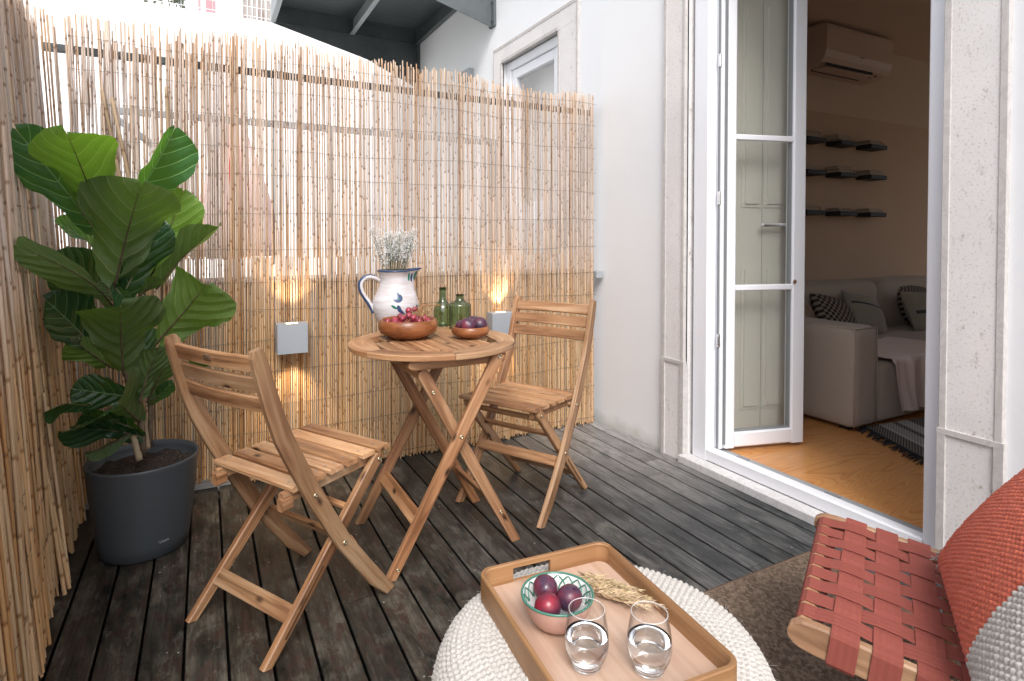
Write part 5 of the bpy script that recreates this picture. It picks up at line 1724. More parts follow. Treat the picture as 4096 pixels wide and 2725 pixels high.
def fig_leaf(base, tip, wpx, side, tilt=0, fold=.12, curl=.10, wave=.03, seed=0, lobe=0.0, twist=0.0):
    wave = wave * 2.6
    """one leaf between two points in space; side 't' shows its glossy top, 'u' its underside"""
    B_ = sight(*base); T_ = sight(*tip)
    A = (T_ - B_); L = A.length; A.normalize()
    mid_ = (B_ + T_) / 2
    toc = (CAMP - mid_).normalized()
    N0 = (toc - A * toc.dot(A)).normalized()
    W0 = A.cross(N0).normalized()
    N = (N0 * math.cos(R(tilt)) + W0 * math.sin(R(tilt))).normalized()
    depth = (base[2] + tip[2]) / 2
    W_half = wpx / 2 / 2330 * depth / max(.35, math.cos(R(tilt)))
    if side == 'u':
        N = -N                      # upper side away from the viewer
    W = A.cross(N).normalized()
    r1 = random.Random(seed + 5)
    ph = [r1.uniform(0, 6.28) for _ in range(4)]
    nu, nv = 28, 44
    sg = 1
    def P(u, v):
        a = 2 * u - 1
        vv_ = v * (1 - .035 * math.exp(-(a / .12) ** 2) * (v > .9))
        h = hw(v) * W_half * (1 + (.055 * math.sin(v * 13 + ph[0] + (1.5 if a > 0 else 0)) + .03 * math.sin(v * 29 + ph[3] + 3 * (a > 0))) * abs(a) + (.10 * math.sin(ph[2])) * a)
        x_ = a * h
        # heart-shaped drawn-back margin at the tip and base
        y_ = vv_ * L - (abs(a) ** 2.5) * L * .045 * (v < .12) + (abs(a) ** 2) * .02 * L * (v > .8)
        tw = twist * (v - .3)
        z_ = fold * W_half * (abs(a) ** 1.3) * 2.2 * hw(v) + curl * L * (math.sin(v * math.pi) * .55 - v * v * .5) \
            + wave * W_half * 2 * (abs(a) ** 2) * math.sin(v * 10.5 + ph[1] + (2.4 if a > 0 else 0)) \
            + .016 * W_half * 2 * math.cos(((v + .02) - .42 * abs(a * hw(v)) ** 1.35) * 6.2 * 6.283) * (abs(a) ** .4) * (1 - abs(a) * .5)
        c_, s_ = math.cos(tw), math.sin(tw)
        return B_ + A * y_ + W * (x_ * c_ - z_ * s_) + N * (z_ * c_ + x_ * s_)
    b = MB(seed)
    b.grid(P, nu, nv, lambda u, v: ((2 * u - 1) * hw(v), v, seed * 3.7), tone=LT.get(seed, (.80, .80, .80)))
    ob = b.build('leaf', M['leaf'], plant, luv=True)
    # petiole and raised midrib underneath
    b = MB(seed)
    mp = [P(.5, v) - N * .0016 for v in (0, .15, .3, .45, .6, .75, .9)]
    b.tube([mp[0] - A * .02 - N * .004] + mp, [.0034, .0032, .0028, .0024, .002, .0016, .0012, .0006], 6)
    PINV[ob.name] = PINV[plant.name]
    b.build('midrib', M['bark_pale'] if side == 't' else M['bark'], ob)
    return ob
LV = [
    ((385, 925, 2.08), (70, 520, 1.72), 205, 't', 12, .16, .04),
    ((392, 850, 2.02), (262, 512, 1.66), 272, 'u', -8, .05, .05),
    ((505, 850, 2.18), (705, 516, 2.12), 165, 't', 30, .42, .05),
    ((463, 1128, 2.06), (566, 722, 1.92), 336, 'u', 6, .10, .12),
    ((612, 1090, 2.22), (735, 762, 2.22), 185, 'u', -20, .08, .04),
    ((479, 1205, 2.10), (640, 878, 2.12), 165, 't', 15, .15, .05),
    ((636, 1140, 2.16), (868, 898, 2.06), 84, 'u', 52, .28, .06),
    ((636, 1362, 2.06), (836, 1130, 1.97), 290, 'u', -6, .10, .10),
    ((493, 1484, 2.00), (477, 1206, 1.84), 300, 'u', 4, .12, .10),
    ((448, 1222, 2.08), (108, 978, 1.60), 108, 'u', 42, .25, -.10),
    ((365, 1262, 2.12), (200, 1065, 1.86), 110, 't', 25, .15, .05),
    ((418, 1170, 2.22), (235, 1020, 1.96), 125, 't', 30, .25, .08),
    ((392, 1410, 2.05), (190, 1200, 1.80), 190, 't', 22, .12, .05),
    ((430, 1461, 2.04), (275, 1350, 1.90), 120, 'u', 20, .18, .05),
    ((562, 1590, 2.05), (632, 1388, 2.03), 112, 'u', 20, .12, .05),
    ((597, 1590, 2.12), (684, 1420, 2.10), 100, 'u', 15, .10, .05),
    ((600, 1616, 2.15), (690, 1530, 2.12), 60, 't', 10, .10, .05),
    ((556, 1590, 2.12), (292, 1556, 1.98), 150, 't', -12, .10, .06),
    ((560, 1686, 2.10), (452, 1598, 1.86), 292, 'u', 0, .16, .16),
    ((350, 1622, 1.92), (172, 1636, 1.72), 62, 't', -42, .35, -.12),
    ((566, 1748, 2.10), (245, 1712, 1.86), 95, 't', -50, .18, -.10),
    ((556, 1724, 2.08), (330, 1650, 1.92), 120, 't', -45, .18, -.06),
    ((516, 1735, 2.06), (345, 1826, 1.96), 56, 'u', 45, .30, .10),
    ((392, 998, 2.18), (226, 884, 1.92), 50, 't', 58, .2, .04),
    ((366, 1095, 2.26), (258, 1000, 2.0), 50, 'u', 40, .2, .04),
    ((450, 1200, 2.06), (410, 1122, 2.04), 66, 'u', 10, .15, .05),
    ((462, 1150, 2.08), (515, 1215, 1.99), 70, 't', 10, .2, .05),
    ((572, 1140, 2.22), (682, 985, 2.26), 48, 't', 50, .2, .04),
    ((585, 1490, 2.14), (574, 1305, 2.14), 105, 't', 20, .15, .04),
    ((690, 1450, 2.20), (840, 1444, 2.16), 32, 't', 65, .1, .04),
    ((560, 1180, 2.10), (640, 1112, 2.06), 60, 'u', 30, .15, .04),
]
for i, (ba, ti, w_, sd, tl, fo, cu) in enumerate(LV):
    fig_leaf(ba, ti, w_, sd, tl, fo, cu, seed=i + 1)
# ------------------------------------------------------------------ knitted and woven surfaces (dense real relief)
def np_grid(name, P, m_, tone=None, gco=None, wrap=False, parent=None, loc=None):
    """P: (nv+1, nu+1, 3) array of points -> smooth mesh object"""
    nv, nu = P.shape[0], P.shape[1]
    if loc is not None:
        P = P - np.array(loc)
    me = bpy.data.meshes.new(name)
    idx = np.arange(nv * nu).reshape(nv, nu)
    if wrap:
        idx = np.c_[idx, idx[:, :1]]
    q = np.stack([idx[:-1, :-1], idx[:-1, 1:], idx[1:, 1:], idx[1:, :-1]], -1).reshape(-1, 4)
    me.vertices.add(nv * nu); me.vertices.foreach_set('co', P.reshape(-1, 3).astype(np.float32).ravel())
    me.loops.add(q.size); me.loops.foreach_set('vertex_index', q.ravel().astype(np.int32))
    me.polygons.add(len(q)); me.polygons.foreach_set('loop_start', (np.arange(len(q)) * 4).astype(np.int32))
    me.polygons.foreach_set('use_smooth', np.ones(len(q), dtype=bool))
    me.update(calc_edges=True)
    ca = me.attributes.new('tone', 'FLOAT_COLOR', 'POINT')
    cc = np.ones((nv * nu, 4), dtype=np.float32)
    if tone is not None: cc[:, :3] = tone.reshape(-1, 3)
    ca.data.foreach_set('color', cc.ravel())
    at = me.attributes.new('gco', 'FLOAT_VECTOR', 'POINT')
    g_ = gco if gco is not None else P
    at.data.foreach_set('vector', g_.reshape(-1, 3).astype(np.float32).ravel())
    me.materials.append(m_)
    o_ = bpy.data.objects.new(name, me); COL.objects.link(o_)
    if parent is not None: o_.parent = parent
    if loc is not None and parent is None: o_.location = loc
    return o_

nprng = np.random.default_rng(3)
# rug
RX_0, RX_1, RY_0, RY_1 = .62, 1.886, -.10, 1.312
nx, ny = 490, 545
X, Y = np.meshgrid(np.linspace(RX_0, RX_1, nx), np.linspace(RY_0, RY_1, ny))
# rows of slanting stitches, slant alternates every second row
rowh, cell = .0088, .0092
sl = (X - RX_0) / rowh; row = np.floor(sl); fr_ = sl - row
sgn = np.where(row % 2 == 0, 1.0, -1.0)
cy = (Y + sgn * fr_ * .007) / cell + (row * .37) % 1.0
ci = np.floor(cy); cf = cy - ci
h = np.sqrt(np.clip(np.sin(np.pi * fr_), 0, 1)) * np.sqrt(np.clip(np.sin(np.pi * cf), 0, 1))
hsh = np.modf(np.abs(np.sin(row * 12.9898 + ci * 78.233) * 43758.5453))[0]
Z = .007 + .0042 * h + .001 * hsh + .001 * np.sin(X * 9) * np.sin(Y * 7)
tn = (.55 + .75 * hsh)[..., None] * np.array([1.0, .98, .96]) * (0.55 + .45 * h)[..., None] ** .5
rug = thing('rug', 'brown braided jute rug under the woven lounge chair', 'rug', (1.25, .45, 0), local=True)
ob = np_grid('braided_field', np.dstack([X - 1.25, Y - .45, Z]), M['jute'], tone=tn, parent=rug)
b = MB()
e_ = .004
def ridge(p0, p1):
    n_ = 160; pts = []; rr = []
    for i in range(n_ * 2 + 1):
        p = Vector(p0).lerp(Vector(p1), i / (2 * n_)); pts.append(p); rr.append(.0052 if i % 2 else .0070)
    b.tube(pts, rr, 6, tone=(.8, .72, .68))
ridge((RX_0 - 1.25, RY_1 - .45, .007), (RX_1 - 1.25, RY_1 - .45, .007)); ridge((RX_1 - 1.25, RY_1 - .45, .007), (RX_1 - 1.25, RY_0 - .45, .007)); ridge((RX_0 - 1.25, RY_0 - .45, .007), (RX_0 - 1.25, RY_1 - .45, .007))
b.build('rug_border', M['jute'], rug)

# pouf
PF = Vector((.700, .935, 0.0)); PR = .340; PTOP = .3185
prof = []
n_ = 270
# profile by arc: flat top, rounded shoulder, bulging side, tucked base
ctrl = [(0.0, PTOP), (.10, PTOP), (.20, PTOP), (.265, PTOP - .002), (.308, PTOP - .012), (.334, PTOP - .040), (.349, PTOP - .085), (.352, PTOP - .15), (.347, PTOP - .21), (.330, .06), (.300, .022), (.262, .006), (.20, .002)]
cd = np.array(ctrl); cd[:, 0] *= .340 / .352; ds = np.r_[0, np.cumsum(np.hypot(*np.diff(cd, axis=0).T))]
S = np.linspace(0, ds[-1], n_)
Rr = np.interp(S, ds, cd[:, 0]); Zz = np.interp(S, ds, cd[:, 1])
k5 = np.ones(13) / 13
Rs = np.convolve(np.pad(Rr, 6, 'edge'), k5, 'valid'); Zs = np.convolve(np.pad(Zz, 6, 'edge'), k5, 'valid'); Rs[0] = 0
dR = np.gradient(Rs); dZ = np.gradient(Zs); ln = np.hypot(dR, dZ) + 1e-9; NR, NZ = -dZ / ln, dR / ln
NR, NZ = -dZ / ln, dR / ln
na = 900
A_ = np.linspace(0, 2 * np.pi, na, endpoint=False)
st_w = .0118
ring = np.floor(S / st_w); rf = S / st_w - ring
rc = np.interp((ring + .5) * st_w, S, Rs)
cnt = np.maximum(6, np.round(2 * np.pi * rc / .0140))
ph = A_[None, :] * cnt[:, None] / (2 * np.pi) + (ring[:, None] * .5)
pi_ = np.floor(ph); pf_ = ph - pi_
hsh = np.modf(np.abs(np.sin(ring[:, None] * 12.9898 + pi_ * 78.233) * 43758.5453))[0]
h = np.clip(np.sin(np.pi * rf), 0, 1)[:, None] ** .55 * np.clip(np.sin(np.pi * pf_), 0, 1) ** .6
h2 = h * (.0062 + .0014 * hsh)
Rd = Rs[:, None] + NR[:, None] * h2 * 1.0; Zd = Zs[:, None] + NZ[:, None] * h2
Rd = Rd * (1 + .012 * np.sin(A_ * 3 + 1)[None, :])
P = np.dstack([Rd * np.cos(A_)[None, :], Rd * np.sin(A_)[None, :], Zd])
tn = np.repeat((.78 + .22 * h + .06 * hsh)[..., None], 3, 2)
pouf = thing('pouf', 'round cream knitted pouf carrying the wooden tray', 'pouf', tuple(PF), local=True)
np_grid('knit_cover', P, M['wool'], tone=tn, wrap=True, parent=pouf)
b = MB(); r_ = random.Random(6)
for i in range(1500):    # stray wool fibres
    a = r_.uniform(0, 6.28); s_ = r_.randrange(20, 190)
    p = Vector((Rs[s_] * math.cos(a), Rs[s_] * math.sin(a), Zs[s_])) + Vector((NR[s_] * math.cos(a), NR[s_] * math.sin(a), NZ[s_])) * .004
    d_ = Vector((r_.gauss(0, 1), r_.gauss(0, 1), r_.gauss(0, 1))).normalized() * .006 + Vector((NR[s_] * math.cos(a), NR[s_] * math.sin(a), NZ[s_])) * .006
    b.tube([p, p + d_ * .6, p + d_ + V3(r_.gauss(0, .003), r_.gauss(0, .003), 0)], .00022, 3, caps=False)
b.build('wool_fibres', M['wool'], pouf)

# ------------------------------------------------------------------ tray
TA = R(4.9)
tray = thing('wooden_tray', 'rectangular wooden serving tray with rounded corners on the knitted pouf', 'tray', (.681, .938, .3225), -TA, local=True)
TWx, TWy, TH, TT, RC = .334, .456, .056, .0105, .030
def rrect(wx, wy, r_, n_=8):
    out_ = []
    for (cx_, cy_, a0) in ((wx / 2 - r_, wy / 2 - r_, 0), (-wx / 2 + r_, wy / 2 - r_, 90), (-wx / 2 + r_, -wy / 2 + r_, 180), (wx / 2 - r_, -wy / 2 + r_, 270)):
        for i in range(n_ + 1):
            a = R(a0 + 90 * i / n_); out_.append((cx_ + r_ * math.cos(a), cy_ + r_ * math.sin(a)))
    return out_
oc = rrect(TWx, TWy, RC); ic = rrect(TWx - 2 * TT, TWy - 2 * TT, RC - TT * .6)
def dense(poly, keep, m_=14):
    """subdivide straight runs so the slot can be cut"""
    return poly
# side walls: the two short ends carry a hand slot
cum = [0]
for i in range(1, len(oc) + 1):
    cum.append(cum[-1] + math.dist(oc[i % len(oc)], oc[i - 1]))
SL0, SL1, SZ0, SZ1 = -.083, .012, .0145, .044     # slot across the short sides, heights above the tray base
b = MB(12)
n_ = len(oc)
def wall_quad(ring_pts, gpts):
    b.add(ring_pts, [(0, 1, 2, 3)], gpts)
for i in range(n_):
    j = (i + 1) % n_
    o0, o1, i0, i1 = oc[i], oc[j], ic[i], ic[j]
    segs = [(0, 1, None)]
    straight_short = abs(o0[1] - o1[1]) < 1e-6 and abs(o0[0] - o1[0]) > .1
    if straight_short:
        L = o1[0] - o0[0]
        k0 = (SL0 - o0[0]) / L; k1 = (SL1 - o0[0]) / L
        k0, k1 = min(k0, k1), max(k0, k1)
        segs = [(0, k0, None), (k0, k1, 'slot'), (k1, 1, None)]
    for (ka, kb, kind) in segs:
        lp2 = lambda p, q_, k: (p[0] + (q_[0] - p[0]) * k, p[1] + (q_[1] - p[1]) * k)
        a0, a1 = lp2(o0, o1, ka), lp2(o0, o1, kb); c0, c1 = lp2(i0, i1, ka), lp2(i0, i1, kb)
        if kind == 'slot':   # inner wall must share the slot's exact x range
            c0 = (a0[0], c0[1]); c1 = (a1[0], c1[1])
        elif straight_short and ka == 0:
            c1 = (a1[0], c1[1])
        elif straight_short:
            c0 = (a0[0], c0[1])
        la, lb = cum[i] + (cum[i + 1] - cum[i]) * ka, cum[i] + (cum[i + 1] - cum[i]) * kb
        bands = [(0, TH)] if kind is None else [(0, SZ0), (SZ1, TH)]
        for (z0, z1) in bands:
            e_ = .0025
            wall_quad([(*a0, z0), (*a1, z0), (*a1, z1 - e_), (*a0, z1 - e_)], [(la, z0, 0), (lb, z0, 0), (lb, z1, 0), (la, z1, 0)])
            wall_quad([(*c1, z0), (*c0, z0), (*c0, z1 - e_), (*c1, z1 - e_)], [(lb, z0, 3), (la, z0, 3), (la, z1, 3), (lb, z1, 3)])
            m0 = lp2(a0, c0, .18); m1 = lp2(a1, c1, .18); n0 = lp2(c0, a0, .18); n1 = lp2(c1, a1, .18)
            wall_quad([(*a0, z1 - e_), (*a1, z1 - e_), (*m1, z1), (*m0, z1)], [(la, .1, 5)] * 4)
            wall_quad([(*m0, z1), (*m1, z1), (*n1, z1), (*n0, z1)], [(la, .1, 5), (lb, .1, 5), (lb, .11, 5), (la, .11, 5)])
            wall_quad([(*n0, z1), (*n1, z1), (*c1, z1 - e_), (*c0, z1 - e_)], [(la, .1, 5)] * 4)
            if z0 > 0:
                wall_quad([(*a1, z0), (*a0, z0), (*c0, z0), (*c1, z0)], [(la, .1, 6)] * 4)
        if kind == 'slot':
            for (p_, q_) in ((a0, c0), (a1, c1)):
                wall_quad([(*p_, SZ0), (*q_, SZ0), (*q_, SZ1), (*p_, SZ1)], [(la, .1, 7)] * 4)
b.build('tray_rim', M['tray'], tray)
b = MB(13)
fl_ = rrect(TWx - 2 * TT + .002, TWy - 2 * TT + .002, RC - TT * .6)
vs = [(x_, y_, .0125) for x_, y_ in fl_] + [(x_, y_, .0005) for x_, y_ in oc]
nn_ = len(fl_)
b.add(vs, [tuple(range(nn_)), tuple(range(2 * nn_ - 1, nn_ - 1, -1))], [(y_ + 5, x_, 2) for x_, y_ in fl_] + [(y_, x_, 0) for x_, y_ in oc])
b.build('tray_floor', M['trayfloor'], tray)
TFZ = .3225 + .0127
# painted bowl with plums on the tray
BC = (.627, .990, TFZ)
bw_ = thing('painted_bowl', 'small pink bowl with white inside and teal painted net border holding three plums', 'bowl', BC)
b = MB(); b.lathe([(.0001, .002), (.030, .0), (.034, .003), (.048, .013), (.062, .032), (.070, .052), (.0735, .066)], 56, BC, caps=False); b.build('outside', M['bowl_pink'], bw_)
bi = [(.0735, .066), (.0705, .0655), (.067, .052), (.058, .032), (.044, .016), (.028, .0085), (.0001, .007)]
b = MB(); b.lathe(bi, 56, BC, caps=False); b.build('inside', M['bowl_white'], bw_)
def bi_r(z_):
    for (r1, z1), (r0, z0) in zip(bi[:-1], bi[1:]):
        if z0 <= z_ <= z1: return r0 + (r1 - r0) * (z_ - z0) / (z1 - z0 + 1e-9)
    return bi[0][0]
def bpt(a, z_, off=.0008):
    rr = bi_r(z_) - off
    return Vector(BC) + V3(rr * math.cos(a), rr * math.sin(a), z_)
b = MB()
b.tube([bpt(2 * math.pi * i / 72, .0655, -.0016) for i in range(73)], .0024, 8, caps=False)
b.build('painted_rim', M['glaze_teal'], bw_)
b = MB()
nl = 19
for k in range(nl):
    a0 = 2 * math.pi * k / nl
    for s_ in (-1, 1):
        pts = []
        for i in range(13):
            q = i / 12
            pts.append(bpt(a0 + s_ * (.30 * math.sin(q * math.pi / 2)), .063 - .027 * q))
        b.tube(pts, [.0008] + [.0016] * 11 + [.0008], 5, caps=False)
b.tube([bpt(2 * math.pi * i / 72, .0145) for i in range(73)], .0024, 6, caps=False)
b.build('painted_net', M['glaze_teal'], bw_)
plum(tuple(sight(2182, 2352, 1.196)), .0255, M['plum_mix'], 'purple plum at the back in the painted bowl on the tray', 'plums in the painted bowl', (.5, .5, .4))
plum(tuple(sight(2277, 2392, 1.176)), .0262, M['plum_mix'], 'dark purple plum on the right in the painted bowl on the tray', 'plums in the painted bowl', (.2, .6, 2.0))
plum(tuple(sight(2191, 2428, 1.145)), .0262, M['plum_red'], 'bright red plum in front in the painted bowl on the tray', 'plums in the painted bowl', (1.2, 0, 2.6))
# tumblers
def tumbler(label, c):
    t = thing('drinking_glass', label, 'glass', c, group='stemless glasses of water on the tray')
    outp = [(.0001, .001), (.018, .0), (.023, .002), (.030, .012), (.0375, .028), (.0405, .044), (.0400, .062), (.0370, .082), (.0325, .1065)]
    innp = [(.0317, .107), (.0312, .1055), (.0362, .082), (.0390, .062), (.0394, .044), (.0362, .028), (.027, .014), (.014, .0085), (.0001, .0075)]
    b = MB(); b.lathe(outp[2:], 64, c, caps=False)
    b.build('glass_body', M['clear_glass'], t)
    b = MB(); b.lathe([(.0325 + .0009 * math.cos(R(q_)), .1065 + .0009 * math.sin(R(q_))) for q_ in range(0, 360, 45)] + [(.0334, .1065)], 64, c, caps=False); b.build('rim', M['rim_glass'], t)
    b = MB(); b.lathe([(.0001, .0006), (.020, .0002), (.0262, .0030), (.029, .0105), (.018, .0078), (.0001, .0070)], 64, c); b.build('glass_base', M['water'], t)
    wz = .060
    b = MB(); b.lathe([(.0001, .0076), (.0141, .0086), (.0271, .0141), (.0363, .0281), (.0395, .0441), (.0391, wz - .0008), (.0386, wz - .0002), (.0375, wz - .0006), (.0001, wz - .0006)], 64, c); b.build('water', M['water'], t)
tumbler('stemless glass of water on the tray just right of the painted bowl', (.6135, .868, TFZ))
tumbler('stemless glass of water on the tray in front of the dried grass', (.708, .806, TFZ))
# dried grass bundle
gz = thing('dried_grass', 'bundle of dried straw coloured grass ears lying on the tray', 'dried grass', (.80, .99, TFZ))
r_ = random.Random(15)
A0 = Vector((.742, 1.085, TFZ + .006)); A1 = Vector((.845, .905, TFZ + .010)); AD = (A1 - A0).normalized(); AW = Vector((-AD.y, AD.x, 0))
for i in range(34):
    b = MB(100 + i)
    k = r_.uniform(0, .62); off = r_.uniform(-.036, .030)
    p0 = A0 + AD * (k * .20 - .01) + AW * off + V3(0, 0, r_.uniform(0, .014))
    dirn = (AD + AW * (-off * 5 + r_.uniform(-.15, .15) ) + V3(0, 0, r_.uniform(-.03, .06))).normalized()
    L = r_.uniform(.06, .10); tn = r_.uniform(.75, 1.2)
    cl = (tn, tn * r_.uniform(.92, 1.0), tn * r_.uniform(.8, 1.0))
    b.tube([p0 - dirn * .01, p0 + dirn * L * .5, p0 + dirn * L], [.0009, .0007, .0003], 4, cl)
    for j in range(34):
        q = r_.random(); s_ = p0 + dirn * L * q
        s_.z = max(s_.z, TFZ + .002)
        d2 = (dirn * 1.0 + AW * r_.choice((-1, 1)) * r_.uniform(.15, .6) + V3(0, 0, r_.uniform(-.1, .5))).normalized()
        l2 = r_.uniform(.013, .025)
        w2 = d2.cross(Vector((r_.gauss(0, 1), r_.gauss(0, 1), r_.gauss(0, 1)))).normalized() * .0016
        w3 = d2.cross(w2).normalized() * .0013
        e = s_ + d2 * l2; m1 = s_ + d2 * l2 * .4
        if e.z < TFZ + .0008: e.z = TFZ + .0008
        tt = r_.uniform(.75, 1.2)
        b.add([s_, m1 + w2, m1 + w3, m1 - w2, m1 - w3, e], [(0, 1, 2), (0, 2, 3), (0, 3, 4), (0, 4, 1), (5, 2, 1), (5, 3, 2), (5, 4, 3), (5, 1, 4)], None, tuple(c_ * tt for c_ in cl))
    b.build('seed_head', M['straw'], gz)

# ------------------------------------------------------------------ lounge chair with woven straps
Fn = Vector((1.046, .755, .358)); Ff = Vector((1.528, 1.028, .358))
a_ = (Ff - Fn); SWD = a_.length; a_.normalize()
bs = Vector((a_.y, -a_.x, -.135)).normalized()
nrm = a_.cross(bs).normalized()
if nrm.z < 0: nrm = -nrm
lc = thing('lounge_chair', 'low wooden lounge chair with brick red woven strap seat at the right', 'chair', (Fn.x + .4, Fn.y - .1, 0))
def sp(a, s_, z_=0.0):
    return Fn + a_ * a + bs * s_ + nrm * z_
RL = .56
for (aa, nm) in ((.010, 0), (SWD - .010, 1)):
    b = MB(rnd.random())
    ss = [-.012, -.009, 0, .012, .04, .2, RL]
    ws = [.014, .030, .046, .056, .062, .064, .064]
    b.sweep([sp(aa, s_, -.032) for s_ in ss], a_, ws, .022, .004, (1.1, 1.05, 1.0)); b.build('seat_rail', M['oak'], lc)
    for (s_, zz) in ((.30, 0), (.54, 0)):
        top = sp(aa + (-.004 if nm == 0 else .004), s_, -.05)
        b = MB(rnd.random()); b.tube([top, Vector((top.x, top.y, .014))], [.017, .012], 12); b.build('leg', M['oak'], lc)
b = MB(rnd.random())
fb = [sp(.0215, .016, -.021), sp(SWD - .0215, .016, -.021)]
b.sweep(fb, nrm, .030, .026, .008, (1.2, 1.15, 1.05)); b.build('front_bar', M['oak'], lc)
b = MB(rnd.random()); b.sweep([sp(.0215, .53, -.021), sp(SWD - .0215, .53, -.021)], nrm, .030, .026, .008); b.build('rear_bar', M['oak'], lc)
nl_, wl_ = 9, .0455
p0_, pitch_ = .024, (SWD - .048) / 9
cs0, cpitch, cw = .086, .0705, .049
def over(i, k):   # lengthwise strap i passes over cross strap k ?
    return (i + k) % 2 == 0
for i in range(nl_):
    ac_ = p0_ + pitch_ * (i + .5)
    pts = [sp(ac_, .046, -.040), sp(ac_, .030, -.0375), sp(ac_, .008, -.037), sp(ac_, -.001, -.030), sp(ac_, -.0022, -.020), sp(ac_, .001, -.011), sp(ac_, .009, -.0058), sp(ac_, .03, -.0055)]
    k = 0
    s_ = cs0
    while s_ < .52:
        z_ = .0016 if over(i, k) else -.0034
        pts += [sp(ac_, s_ - cw * .42, z_ * .8), sp(ac_, s_, z_), sp(ac_, s_ + cw * .42, z_ * .8)]
        s_ += cpitch; k += 1
    b = MB(i); b.sweep(pts, a_, .0019, min(wl_, pitch_ * .80), .0004, tone_rand(rnd, .04, .01)); b.build('strap', M['strap'], lc)
k = 0; s_ = cs0
while s_ < .52:
    pts = [sp(.030, s_, -.062), sp(.0, s_, -.0665), sp(-.0035, s_, -.060), sp(-.0035, s_, -.006), sp(-.001, s_, .0012), sp(.008, s_, .0018)]
    for i in range(nl_):
        ac_ = p0_ + pitch_ * (i + .5)
        z_ = -.0034 if over(i, k) else .0016
        if i == 0: pts.append(sp(ac_ - pitch_ * .45, s_, .0005))
        pts += [sp(ac_ - pitch_ * .25, s_, z_), sp(ac_ + pitch_ * .25, s_, z_)]
    pts += [sp(SWD - .008, s_, .0018), sp(SWD + .001, s_, .0012), sp(SWD + .0035, s_, -.006), sp(SWD + .0035, s_, -.06), sp(SWD, s_, -.0665)]
    b = MB(100 + k); b.sweep(pts, bs, .0019, cw, .0004, tone_rand(rnd, .04, .01)); b.build('strap', M['strap'], lc)
    s_ += cpitch; k += 1
# back frame, leaning
up_ = (Vector((bs.x, bs.y, 0)).normalized() * .55 + Vector((0, 0, .84))).normalized()
for aa in (.010, SWD - .010):
    b = MB(rnd.random()); q0 = sp(aa, .50, -.03); b.sweep([q0, q0 + up_ * .30, q0 + up_ * .56], a_, [.05, .045, .035], .022, .004); b.build('back_post', M['oak'], lc)
for k in range(6):
    q0 = sp(0, .50, -.02) + up_ * (.10 + k * .075)
    b = MB(k); b.sweep([q0 - a_ * .004, q0 + a_ * (SWD + .004)], up_, .002, .048, .0004); b.build('strap', M['strap'], lc)

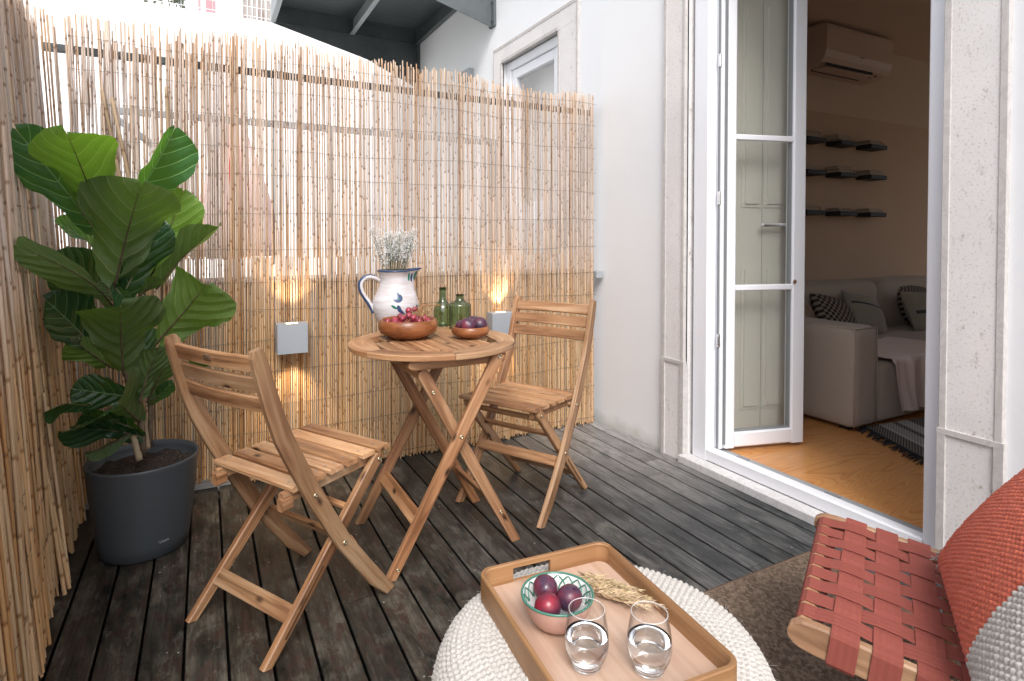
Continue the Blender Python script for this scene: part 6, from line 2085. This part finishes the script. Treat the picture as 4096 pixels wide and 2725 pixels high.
# rust and cream cushion leaning on the seat
CA = Vector((1.542, .768, .362)); exc = (-a_ + Vector((bs.x, bs.y, 0)).normalized() * .05).normalized(); eyc = (Vector((bs.x, bs.y, 0)).normalized() * .57 + Vector((0, 0, .82))).normalized()
CWd, CHt, CT = .60, .42, .07
ezc = exc.cross(eyc).normalized()
if ezc.y > 0 and ezc.dot(CAMP - CA) < 0: ezc = -ezc
if ezc.dot(CAMP - CA) < 0: ezc = -ezc
cc0 = CA + exc * CWd / 2 + eyc * CHt / 2 - ezc * .034
cu = thing('cushion', 'large rust red knitted cushion with chunky cream border and fringe on the lounge chair', 'cushion', tuple(cc0))
def knit_side(sgn, u0, u1, dens, name, m_, amp, cell_w, cell_h, mode):
    nu = int((u1 - u0) * CWd / dens); nv = int(CHt / dens)
    Uu, Vv = np.meshgrid(np.linspace(u0, u1, nu), np.linspace(0, 1, nv))
    a = 2 * Uu - 1; b_ = 2 * Vv - 1
    T_ = CT * np.clip(1 - a * a, 0, 1) ** .42 * np.clip(1 - b_ * b_, 0, 1) ** .42
    pin = .05
    kx = 1 - pin * b_ ** 2 * (1 - a ** 2) * 0 - .05 * (1 - b_ ** 2) * 1.0 * (np.abs(a) ** 6); ky = 1 - .06 * (1 - a ** 2)
    xx = a * CWd / 2 * kx; yy = b_ * CHt / 2 * (1 - .05 * (1 - (a ** 2)))
    if mode == 'knit':
        rowv = Uu * CWd / cell_h; row = np.floor(rowv); rf = rowv - row
        cv = Vv * CHt / cell_w + .5 * (row % 2); ci = np.floor(cv); cf = cv - ci
    else:
        rowv = Uu * CWd / cell_h; row = np.floor(rowv); rf = rowv - row
        cv = Vv * CHt / cell_w + .5 * (row % 2); ci = np.floor(cv); cf = cv - ci
    hs = np.modf(np.abs(np.sin(row * 12.9898 + ci * 78.233) * 43758.5453))[0]
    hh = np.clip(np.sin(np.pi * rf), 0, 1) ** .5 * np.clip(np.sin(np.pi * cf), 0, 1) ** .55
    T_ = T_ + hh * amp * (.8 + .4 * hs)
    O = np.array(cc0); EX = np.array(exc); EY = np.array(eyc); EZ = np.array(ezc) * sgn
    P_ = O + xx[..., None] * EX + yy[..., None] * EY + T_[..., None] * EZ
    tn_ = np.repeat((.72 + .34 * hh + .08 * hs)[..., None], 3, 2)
    return np_grid(name, P_, m_, tone=tn_, parent=cu, loc=tuple(cc0))
for sg in (1, -1):
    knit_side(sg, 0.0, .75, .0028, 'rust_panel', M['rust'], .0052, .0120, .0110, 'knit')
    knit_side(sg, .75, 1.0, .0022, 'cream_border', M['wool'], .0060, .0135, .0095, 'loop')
b = MB(44); r_ = random.Random(8)
for i in range(26):
    v_ = -1 + 2 * i / 25
    p = cc0 - exc * CWd / 2 * .955 + eyc * (v_ * CHt / 2 * .98)
    d_ = (-exc * .7 + ezc * r_.uniform(0, .8) + eyc * r_.uniform(-.6, .6)).normalized()
    b.tube([p + exc * .004, p + d_ * .008, p + d_ * .013 + eyc * .006, p + d_ * .006 + eyc * .012], .0014, 5)
for i in range(16):
    p = cc0 - exc * CWd / 2 * .99 - eyc * CHt / 2 + eyc * r_.uniform(0, .03)
    d_ = Vector((r_.gauss(-.3, .4), r_.gauss(.4, .4), r_.uniform(-.2, .8))).normalized()
    b.tube([p, p + d_ * .012, p + d_ * .022 + V3(0, 0, -.004)], .0012, 4)
b.build('fringe', M['wool'], cu)
